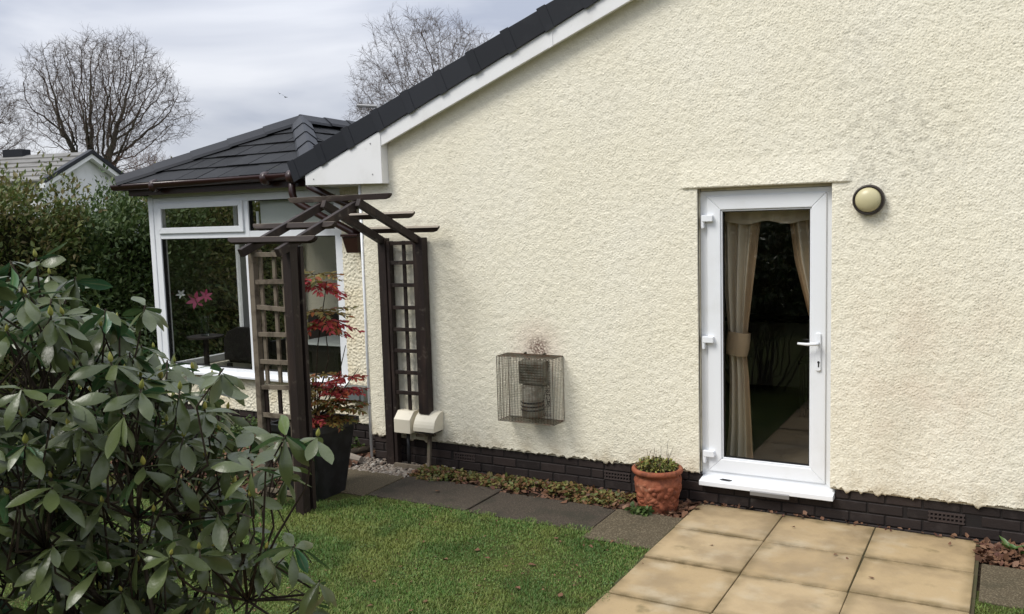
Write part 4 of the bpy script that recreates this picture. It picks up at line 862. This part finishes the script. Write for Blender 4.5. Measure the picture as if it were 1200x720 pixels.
p = at_z(665, 587, -.01); fallen(p[0], p[1], .0, 1.3, 'reddish fallen leaf lying on the dark path slabs', 'fallen leaves on the path')
p = at_z(510, 577, -.01); fallen(p[0], p[1], .0, .9, 'reddish fallen leaf lying on the dark path slabs', 'fallen leaves on the path')

# ================================================================== RHODODENDRON
rh = empty('rhododendron', (-.75, -4.2, -.03), 'large rhododendron bush with drooping leathery leaves at the lawn edge', 'bush')
def rleaf_mesh(curl, wave, wd):
    """leathery leaf along +X, 1 m long, normal +Z"""
    t = np.linspace(0, 1, 7); wdt = np.array([.012, .085, .15, .19, .19, .13, .012])*wd; v = []; rib = []
    for i, a in enumerate(t):
        z = -curl*a*a+.02*wave*math.sin(a*7); x = a*(1-.15*curl*a)
        x = .06+.94*x if i else 0
        for s_, r in ((-1, 0), (0, 1), (1, 0)): v.append((x, s_*wdt[i], z+(.22*abs(s_)*wdt[i] if wave > 0 else -.25*abs(s_)*wdt[i]))); rib.append(r)
    f = []
    for i in range(6):
        for k in range(2): f.append((i*3+k, (i+1)*3+k, (i+1)*3+k+1, i*3+k+1))
    me = npmesh('leaf', np.array(v), np.array(f)[:, ::-1], rleaf, True); at = me.attributes.new('rib', 'FLOAT', 'POINT'); at.data.foreach_set('value', np.array(rib, np.float32))
    me.attributes.new('dummy', 'FLOAT', 'POINT'); return me
lms = [rleaf_mesh(.12, 1, .95), rleaf_mesh(.3, -1, .9), rleaf_mesh(.05, 1, 1.08), rleaf_mesh(.42, -1, .8)]
poly = [(-190, 360), (-20, 322), (50, 318), (90, 340), (150, 375), (170, 400), (215, 430), (262, 425), (290, 470), (330, 505), (375, 515), (365, 545), (318, 570), (300, 610), (330, 640), (372, 672), (385, 700), (340, 730), (200, 800), (-190, 820)]
def inside(x, y):
    c = False
    for i in range(len(poly)):
        (x1, y1), (x2, y2) = poly[i], poly[i-1]
        if (y1 > y) != (y2 > y) and x < (x2-x1)*(y-y1)/(y2-y1)+x1: c = not c
    return c
ros = []     # rosette tips: position
fixed = [(12, 306, 2.55), (42, 302, 2.6), (88, 325, 2.65), (30, 345, 2.35), (140, 372, 2.55), (170, 358, 2.5), (262, 432, 2.45), (372, 512, 2.45), (295, 548, 2.4), (58, 322, 2.75), (118, 383, 2.6), (130, 425, 2.4), (78, 465, 2.3), (25, 455, 2.25), (95, 500, 2.35), (165, 442, 2.5), (168, 545, 2.4), (215, 512, 2.5), (345, 640, 2.45), (375, 680, 2.5), (60, 350, 2.5), (200, 650, 2.35), (120, 590, 2.45), (30, 520, 2.3), (255, 600, 2.5), (240, 480, 2.6), (330, 512, 2.6), (20, 330, 2.6), (60, 560, 2.4), (180, 600, 2.5), (305, 655, 2.6)]
for px, py, k in fixed: ros.append(at_depth(px, py, k))
tries = 0
while len(ros) < 520 and tries < 20000:
    tries += 1; px, py = random.uniform(-190, 390), random.uniform(318, 820); k = random.uniform(2.3, 3.55)
    if not inside(px, py): continue
    # the lower, outer part of the bush is thinner
    if px > 200 and random.random() < .4: continue
    if px > 240 and py > 575 and py < 640 and random.random() < .7: continue
    if math.sin(px*.021+1.3)*math.sin(py*.024+.4)+.35*math.sin(px*.05)*math.sin(k*7) < -.38: continue
    p = at_depth(px, py, k)
    if p[2] < .25 or any(np.linalg.norm(p-q_) < .075 for q_ in ros): continue
    ros.append(p)
tries = 0; target = len(ros)+150
while len(ros) < target and tries < 9000:         # shaded inner and lower sprays
    tries += 1; px, py = random.uniform(-150, 270), random.uniform(470, 800); k = random.uniform(2.7, 3.5)
    if px > 190 and py > 600 and random.random() < .6: continue
    p = at_depth(px, py, k)
    if p[2] < .18 or not inside(px, min(py, 790)) or any(np.linalg.norm(p-q_) < .06 for q_ in ros): continue
    ros.append(p)
base = np.array([-.75, -4.2, -.03]); limbs = []
bm_ = MB(); hubs = []
cents = np.array(ros); order = rng.choice(len(ros), 34, replace=False); cen = cents[order].copy()
for it in range(6):
    lab = np.argmin(((cents[:, None]-cen[None])**2).sum(-1), 1)
    for k in range(len(cen)):
        if (lab == k).any(): cen[k] = cents[lab == k].mean(0)
for k in range(len(cen)):
    if not (lab == k).any(): continue
    hub = base+(cen[k]-base)*.88; hub[2] = max(.10, base[2]+(cen[k][2]-base[2])*.80); b0 = base*.7+np.array([cen[k][0], cen[k][1], base[2]])*.3+rng.normal(size=3)*[.12, .12, 0]
    mid = (b0+hub)/2+rng.normal(size=3)*.09+np.array([(hub-base)[0]*.12, (hub-base)[1]*.12, -.10]); pts = [b0, b0*.6+mid*.4+rng.normal(size=3)*.02, mid, (mid+hub)/2+rng.normal(size=3)*.04, hub]
    bm_.tube([tuple(p) for p in pts], [.013, .011, .009, .007, .0045], 6)
    for i in np.where(lab == k)[0]:
        tip = cents[i]; m1 = hub*.5+tip*.5+rng.normal(size=3)*.05-np.array([0, 0, .05]); m2 = hub*.2+tip*.8+rng.normal(size=3)*.02-np.array([0, 0, .03])
        bm_.tube([tuple(hub), tuple(m1), tuple(m2), tuple(tip)], [.0045, .0038, .003, .0026], 5)
bm_.build('branches', stem_m, rh, True)
LV = []
budm = MB().lathe([(.0005, 0), (.005, .004), (.007, .011), (.005, .02), (.0005, .030)], 8).mesh('bud', bud_m, True)
for i, tip in enumerate(ros):
    ax = unit(tip-base+np.array([0, 0, .6])+rng.normal(size=3)*.3); a = unit(np.cross(ax, rng.normal(size=3))); b = np.cross(ax, a); nl = random.randint(6, 9); ph = random.random()*6.28
    for k in range(nl):
        t = ph+k*2.399+random.uniform(-.2, .2); out = a*math.cos(t)+b*math.sin(t); el = random.uniform(-.75, .35)
        d = unit(out+ax*el*.5+np.array([0, 0, -random.uniform(-.3, .8)])); nrm = unit(np.array([0, 0, 1.])+out*.25+rng.normal(size=3)*.42); side = unit(np.cross(nrm, d)); nrm = np.cross(d, side)
        L_ = random.uniform(.062, .128); p = tip-ax*random.uniform(0, .025)
        m = Matrix(((d[0]*L_, side[0]*L_, nrm[0]*L_, p[0]), (d[1]*L_, side[1]*L_, nrm[1]*L_, p[1]), (d[2]*L_, side[2]*L_, nrm[2]*L_, p[2]), (0, 0, 0, 1)))
        c = p+d*L_*.5-CAM; dep = c@CF; sx_, sy_ = 600+FPX*(c@CR)/dep, 360-FPX*(c@CU)/dep
        vis = -20 < sx_ < 1220 and -20 < sy_ < 740
        LV.append((-L_/dep if vis else 0, m, random.randrange(4)))
    if random.random() < .5:
        q_ = Vector(ax).to_track_quat('Z', 'Y').to_matrix().to_4x4(); link('bud', budm, rh, Matrix.Translation(tip) @ q_ @ Matrix.Scale(random.uniform(.7, 1.15), 4))
LV.sort(key=lambda t: t[0])
for _, m, k in LV[:300]: link('leaf', lms[k], rh, m)
vv, ff, rr = [], [], []; off = 0
for _, m, k in LV[300:]:
    me = lms[k]; c = np.array([v.co[:] for v in me.vertices]); M_ = np.array(m); vv.append(c@M_[:3, :3].T+M_[:3, 3]); ff.append(np.array([list(p.vertices) for p in me.polygons])+off); off += len(c); rr.append(np.tile([0, 1, 0], 7))
me = npmesh('foliage', np.concatenate(vv), np.concatenate(ff), rleaf, True); at = me.attributes.new('rib', 'FLOAT', 'POINT'); at.data.foreach_set('value', np.concatenate(rr).astype(np.float32))
tag(link('foliage', me, rh), kind='stuff')

# ================================================================== HEDGES
def hedge(name, x0, x1, y0, y1, ztop, n, lsz, mat, label, bumps=.35, seed=1, core=True):
    r = np.random.default_rng(seed); e = empty(name, ((x0+x1)/2, (y0+y1)/2, -.09), label, 'hedge')
    cx_, cy_ = (x0+x1)/2, (y0+y1)/2; hx, hy = (x1-x0)/2, (y1-y0)/2
    def bulge(x, y, z): return bumps*(np.sin(y*2.1+z*1.3+seed)+.7*np.sin(y*4.7-z*2.9+x+seed*2)+.5*np.sin(z*5.1+y*7.7))/2.2
    # clumps
    nc = n//28; side = r.random(nc); y = r.uniform(y0, y1, nc); x = r.uniform(x0, x1, nc); z = ztop*r.random(nc)**.8
    s_ = side < .5; x[s_] = x1-r.random(s_.sum())**2*.35; top = side > .78; z[top] = ztop-r.random(top.sum())**2*.3; lft = (~s_) & (~top) & (r.random(nc) < .5); x[lft] = x0+r.random(lft.sum())*.3
    fr_ = (~s_) & (~top) & (~lft); y[fr_] = np.where(r.random(fr_.sum()) < .6, y0+r.random(fr_.sum())*.3, y1-r.random(fr_.sum())*.3)
    bl = bulge(x, y, z); x = x+bl*np.sign(x-cx_)*.8; z = np.where(top, z+bulge(x*1.7, y*1.3, z)*1.1+r.normal(size=nc)*.12, z)
    C_ = np.stack([x, y, np.clip(z, .05, None)], -1); cs = r.uniform(.10, .2, nc)
    k = 28; P_ = (C_[:, None]+r.normal(size=(nc, k, 3))*cs[:, None, None]*.75).reshape(-1, 3)
    outw = np.repeat(unit(C_-np.array([cx_, 0, ztop*.5])*[1, 0, 1]-np.stack([0*y, np.clip(C_[:, 1], y0+.5, y1-.5), 0*y], -1)), k, 0)
    m = len(P_); D_ = outw*.9+r.normal(size=(m, 3))*.6+[0, 0, .15]; L_ = lsz*r.uniform(.6, 1.3, m)
    tag(link('foliage', leaf_cloud('foliage', P_, D_, outw*.5+r.normal(size=(m, 3))*.5+[0, 0, .7], L_, L_*r.uniform(.35, .55, m), mat, .15, .1), e), kind='stuff')
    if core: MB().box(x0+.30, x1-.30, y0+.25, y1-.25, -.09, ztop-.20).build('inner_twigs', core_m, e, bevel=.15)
    return e
hedge('hedge', -10.2, -8.6, -2.2, 1.0, 2.56, 26000, .075, hedge_l, 'mixed olive and yellowing hedge shrub below the white neighbouring gable', .35, 3)
hedge('hedge', -10.0, -8.6, .9, 3.0, 2.26, 26000, .075, hedge_m, 'dark evergreen hedge beside the white sunroom corner post', .35, 5)
hedge('hedge', -10.3, -8.7, 2.9, 7.5, 2.62, 30000, .08, hedge_l, 'taller hedge behind the sunroom seen through its windows', .2, 6)
hedge('hedge', -10.4, -8.8, -11.5, -2.4, 2.9, 12000, .11, hedge_m, 'tall garden hedge continuing along the boundary beyond the arch', .35, 8)
hedge('hedge', -10.0, 9.0, -12.5, -11.0, 3.3, 16000, .13, hedge_m, 'unseen hedge added behind the viewer as a dark reflection for the glass', .35, 9)  # out of view, added so the door and window glass reflects something dark

# ================================================================== NEIGHBOUR
nb_ = empty('neighbour_bungalow', tuple(at_depth(105, 230, 40)*[1, 1, 0]+[0, 0, -.09]), 'white gabled neighbouring bungalow with pale grey tiled roof above the hedge', 'house')
vh = unit(np.array([-.81, .58, 0])); Lh = np.array([-.58, -.81, 0]); aa = math.radians(38); e1 = math.cos(aa)*Lh+math.sin(aa)*vh; g1 = math.cos(aa)*vh-math.sin(aa)*Lh
A = CAM+42*ray(106, 180)/np.linalg.norm(ray(106, 180)[:2]); hw = 2.5; rise = 1.15; LEN = 13.
def loc(e_, g_, z): return tuple(A+e1*e_+g1*g_+np.array([0, 0, z]))
MB().add([loc(.25, -hw, -rise), loc(.25, hw, -rise), loc(.25, 0, -.03), loc(LEN, -hw, -rise), loc(LEN, hw, -rise), loc(LEN, 0, -.03), loc(.25, -hw, -A[2]-.09), loc(.25, hw, -A[2]-.09), loc(LEN, -hw, -A[2]-.09), loc(LEN, hw, -A[2]-.09)],
         [(6, 7, 1, 2, 0), (8, 3, 5, 4, 9), (6, 0, 3, 8), (7, 9, 4, 1), (0, 2, 5, 3), (1, 4, 5, 2)]).build('wall', nwall_m, nb_)
nr = MB(); ov = hw+.35; rz = -rise*ov/hw
nr.add([loc(0, 0, .06), loc(LEN, 0, .06), loc(LEN, -ov, rz+.06), loc(0, -ov, rz+.06), loc(0, 0, .0), loc(LEN, 0, .0), loc(LEN, -ov, rz), loc(0, -ov, rz)], CF_)
nr.add([loc(0, 0, .06), loc(LEN, 0, .06), loc(LEN, ov, rz+.06), loc(0, ov, rz+.06), loc(0, 0, .0), loc(LEN, 0, .0), loc(LEN, ov, rz), loc(0, ov, rz)], CF_)
nroof = nr.build('roof', ntile_m, nb_)
for k in range(6):
    t0, t1 = k/6, (k+1)/6+.015
    MB().add([loc(.1, -ov*t0, rz*t0+.075), loc(LEN, -ov*t0, rz*t0+.075), loc(LEN, -ov*t1, rz*t1+.135), loc(.1, -ov*t1, rz*t1+.135), loc(.1, -ov*t0, rz*t0+.06), loc(LEN, -ov*t0, rz*t0+.06), loc(LEN, -ov*t1, rz*t1+.065), loc(.1, -ov*t1, rz*t1+.065)], CF_).build('tile_course', ntile_m, nroof)
for s_ in (-1, 1):
    MB().add([loc(-.12, 0, .16), loc(-.12, s_*ov, rz+.16), loc(-.12, s_*ov, rz-.02), loc(-.12, 0, -.0), loc(.1, 0, .16), loc(.1, s_*ov, rz+.16), loc(.1, s_*ov, rz-.02), loc(.1, 0, -.0)], CF_).build('verge_tile', verge_m, nroof)
    MB().add([loc(-.06, 0, -.01), loc(-.06, s_*ov, rz-.03), loc(-.06, s_*ov, rz-.22), loc(-.06, 0, -.20), loc(.2, 0, -.01), loc(.2, s_*ov, rz-.03), loc(.2, s_*ov, rz-.22), loc(.2, 0, -.20)], CF_).build('bargeboard', white_m, nb_)
MB().add([loc(3.2, -.25, .0), loc(4.2, -.25, .0), loc(4.2, .25, .0), loc(3.2, .25, .0), loc(3.2, -.25, .32), loc(4.2, -.25, .32), loc(4.2, .25, .32), loc(3.2, .25, .32)], CF_).build('ridge_vent', verge_m, nroof)
# aerial arm above the main roof
tag(MB().tube([tuple(at_y(419, 124, 1.6)), tuple(at_y(442, 125, 1.6)), tuple(at_y(446, 131, 1.6)), tuple(at_y(452, 150, 1.6))], .018, 6).build('aerial', lead_m), 'pale metal aerial arm poking above the verge', 'aerial')

# ================================================================== TREES
def tree(name, basep, H, spread, r0, label, seed, mat=bark_m, tmat=twig_m, cz_=.68, natt=2200, step=.32, fork=.42, stems=((0, 0),), tip=.0075, off=(0, 0), up=.12):
    """crown grown by space colonisation: limbs reach for points spread through an uneven crown volume"""
    r = np.random.default_rng(seed); e = empty(name, tuple(basep), label, 'tree'); B = np.array(basep, float)
    cc = B+np.array([off[0], off[1], H*cz_]); az = H*(1-cz_)
    q = unit(r.normal(size=(natt*3, 3))); t = q[:, 0]*3.1+seed; lump = 1+.10*np.sin(5*q[:, 0]+seed)+.10*np.sin(6*q[:, 2]+4*q[:, 1])+.06*np.sin(11*q[:, 1]+seed)
    att = cc+q*(r.random(natt*3)**.42*lump)[:, None]*np.array([spread, spread, az]); att = att[att[:, 2] > B[2]+H*fork*.85][:natt]
    nodes = []; par = []
    for sx_, sy_ in stems:                       # trunk and any extra stems leaving it
        top = B+np.array([sx_, sy_, H*fork]); n = int(H*fork/step); last = -1
        for k in range(n+1):
            f_ = k/n; nodes.append(B+(top-B)*np.array([f_**1.4, f_**1.4, f_])+r.normal(size=3)*.02*(k > 0)); par.append(last); last = len(nodes)-1
    dist = np.full(len(att), 1e9); near = np.zeros(len(att), int)
    def upd(i0):
        nonlocal dist, near
        P = np.array(nodes[i0:]); d = ((att[:, None]-P[None])**2).sum(-1); m = d.argmin(1); dm = d[np.arange(len(att)), m]; b = dm < dist; dist = np.where(b, dm, dist); near = np.where(b, m+i0, near)
    upd(0)
    for it in range(140):
        if len(att) == 0 or len(nodes) > 26000: break
        i0 = len(nodes); A_ = np.array(nodes); d = unit(att-A_[near]); acc = np.zeros((len(nodes), 3)); np.add.at(acc, near, d); cnt = np.bincount(near, minlength=len(nodes)); act = np.where(cnt > 0)[0]
        dirs = unit(unit(acc[act])+r.normal(size=(len(act), 3))*.16+[0, 0, up])
        for k, a in enumerate(act): nodes.append(A_[a]+dirs[k]*step); par.append(int(a))
        upd(i0); keep_ = dist > (step*1.25)**2; att, dist, near = att[keep_], dist[keep_], near[keep_]
    # fine twigs on thin ends
    P = np.array(nodes); par = np.array(par); nch = np.bincount(par[par >= 0], minlength=len(P)); wgt = np.zeros(len(P))
    for i in range(len(P)-1, -1, -1):
        if nch[i] == 0: wgt[i] = 1
        if par[i] >= 0: wgt[par[i]] += wgt[i]
    rad = np.maximum(tip, r0*(wgt/wgt.max())**.56); segA, segB, ra, rb = [], [], [], []
    ok = par >= 0; pr2 = par[ok]; segA.append(P[pr2]); segB.append(P[ok]); ra.append(np.minimum(rad[pr2], rad[ok]*1.5)); rb.append(rad[ok])
    thin = np.where((wgt < 5) & ok)[0]; gd = unit(P[thin]-P[par[thin]])
    for rep_ in range(3):
        d1 = unit(gd*.8+r.normal(size=gd.shape)*.55+[0, 0, .12]); l1 = r.uniform(.3, .8, len(thin))[:, None]*.85; q1 = P[thin]+d1*l1; segA.append(P[thin]); segB.append(q1); ra.append(np.full(len(thin), tip*.9)); rb.append(np.full(len(thin), tip*.6))
        d2 = unit(d1*.8+r.normal(size=gd.shape)*.5); segA.append(P[thin]+d1*l1*.5); segB.append(P[thin]+d1*l1*.5+d2*l1*.7); ra.append(np.full(len(thin), tip*.7)); rb.append(np.full(len(thin), tip*.5))
    SA, SB, RA, RB = np.concatenate(segA), np.concatenate(segB), np.concatenate(ra), np.concatenate(rb)
    def tubes(sel, n, nm, m_):
        a, b, r1, r2 = SA[sel], SB[sel], RA[sel][:, None], RB[sel][:, None]; d = unit(b-a); u_ = unit(np.cross(d, [.31, .52, .8])); w_ = np.cross(d, u_); an = [2*math.pi*k/n for k in range(n)]
        v = np.stack([a+(u_*math.cos(x)+w_*math.sin(x))*r1 for x in an]+[b+(u_*math.cos(x)+w_*math.sin(x))*r2 for x in an], 1); f = np.array([[k, (k+1) % n, n+(k+1) % n, n+k] for k in range(n)])
        return link(nm, npmesh(nm, v.reshape(-1, 3), ((np.arange(len(a))*2*n)[:, None, None]+f[None]).reshape(-1, 4), m_, True), e)
    big = RA > .05; tubes(big, 8, 'trunk', mat); tag(tubes(~big, 3, 'crown', tmat), kind='stuff')
def ground_at(px, dist):
    d = ray(px, 200); d = d/np.linalg.norm(d[:2]); p = CAM+d*dist; p[2] = -.09; return p
tree('bare_tree', ground_at(127, 62), 14.6, 4.7, .30, 'large spreading bare tree behind the neighbouring gable', 5, cz_=.70, natt=5200, step=.27, tip=.0065, stems=((0, 0), (-.5, -.7), (-1.0, -1.4)), fork=.46)
tree('bare_tree', ground_at(-72, 56), 12.4, 4.6, .28, 'bare tree with fine twigs beside the pale ridge vent', 9, cz_=.66, natt=3000, step=.27, tip=.0065)
tree('bare_tree', ground_at(515, 50), 13.3, 5.2, .28, 'bare tree rising behind the stepped verge tiles', 14, cz_=.64, natt=4200, step=.25, tip=.006)
tree('red_twig_bush', ground_at(168, 55), 6.6, 2.2, .08, 'reddish brown twiggy bush right of the large bare tree trunk', 21, twig_r, twig_r, .6, 1100, .22, .12)
tree('red_twig_bush', ground_at(15, 70), 7.4, 3.0, .08, 'reddish brown twiggy bush low behind the pale tiled roof', 25, twig_r, twig_r, .6, 1100, .25, .12)
tree('red_twig_bush', ground_at(95, 75), 8.0, 4.0, .08, 'reddish brown twiggy bush behind the apex of the neighbouring gable', 27, twig_r, twig_r, .6, 1100, .28, .12)
# birds
def bird(px, py, dist, span, roll_):
    p = CAM+dist*ray(px, py)/np.linalg.norm(ray(px, py)); c, s_ = math.cos(roll_), math.sin(roll_); r = CR*c+CU*s_; u = -CR*s_+CU*c
    e = empty('bird', tuple(p), 'dark bird gliding in the grey sky above the roofs', 'bird', 'birds in the sky')
    P3 = lambda a, b, f_: tuple(p+r*a*span+u*b*span+CF*f_*span)
    MB().tube([P3(-.06, -.02, .25), P3(0, 0, .1), P3(.01, .01, -.1), P3(.02, .0, -.3)], [span*.02, span*.07, span*.07, span*.02], 8).build('body', bird_m, e, True)
    for s2 in (-1, 1):
        MB().add([P3(0, .02, .12), P3(0, .02, -.12), P3(.25*s2, .12, -.10), P3(.5*s2, .06, -.04), P3(.27*s2, .12, .10)]+[P3(0, -.01, .12), P3(0, -.01, -.12), P3(.25*s2, .105, -.10), P3(.5*s2, .055, -.04), P3(.27*s2, .105, .10)], [(0, 1, 2, 4), (2, 3, 4), (5, 9, 7, 6), (7, 9, 8)]).build('wing', bird_m, e)
bird(334, 114, 70, .62, -.5); bird(327.5, 110, 75, .42, -.5); bird(219, 129, 90, .5, .1)
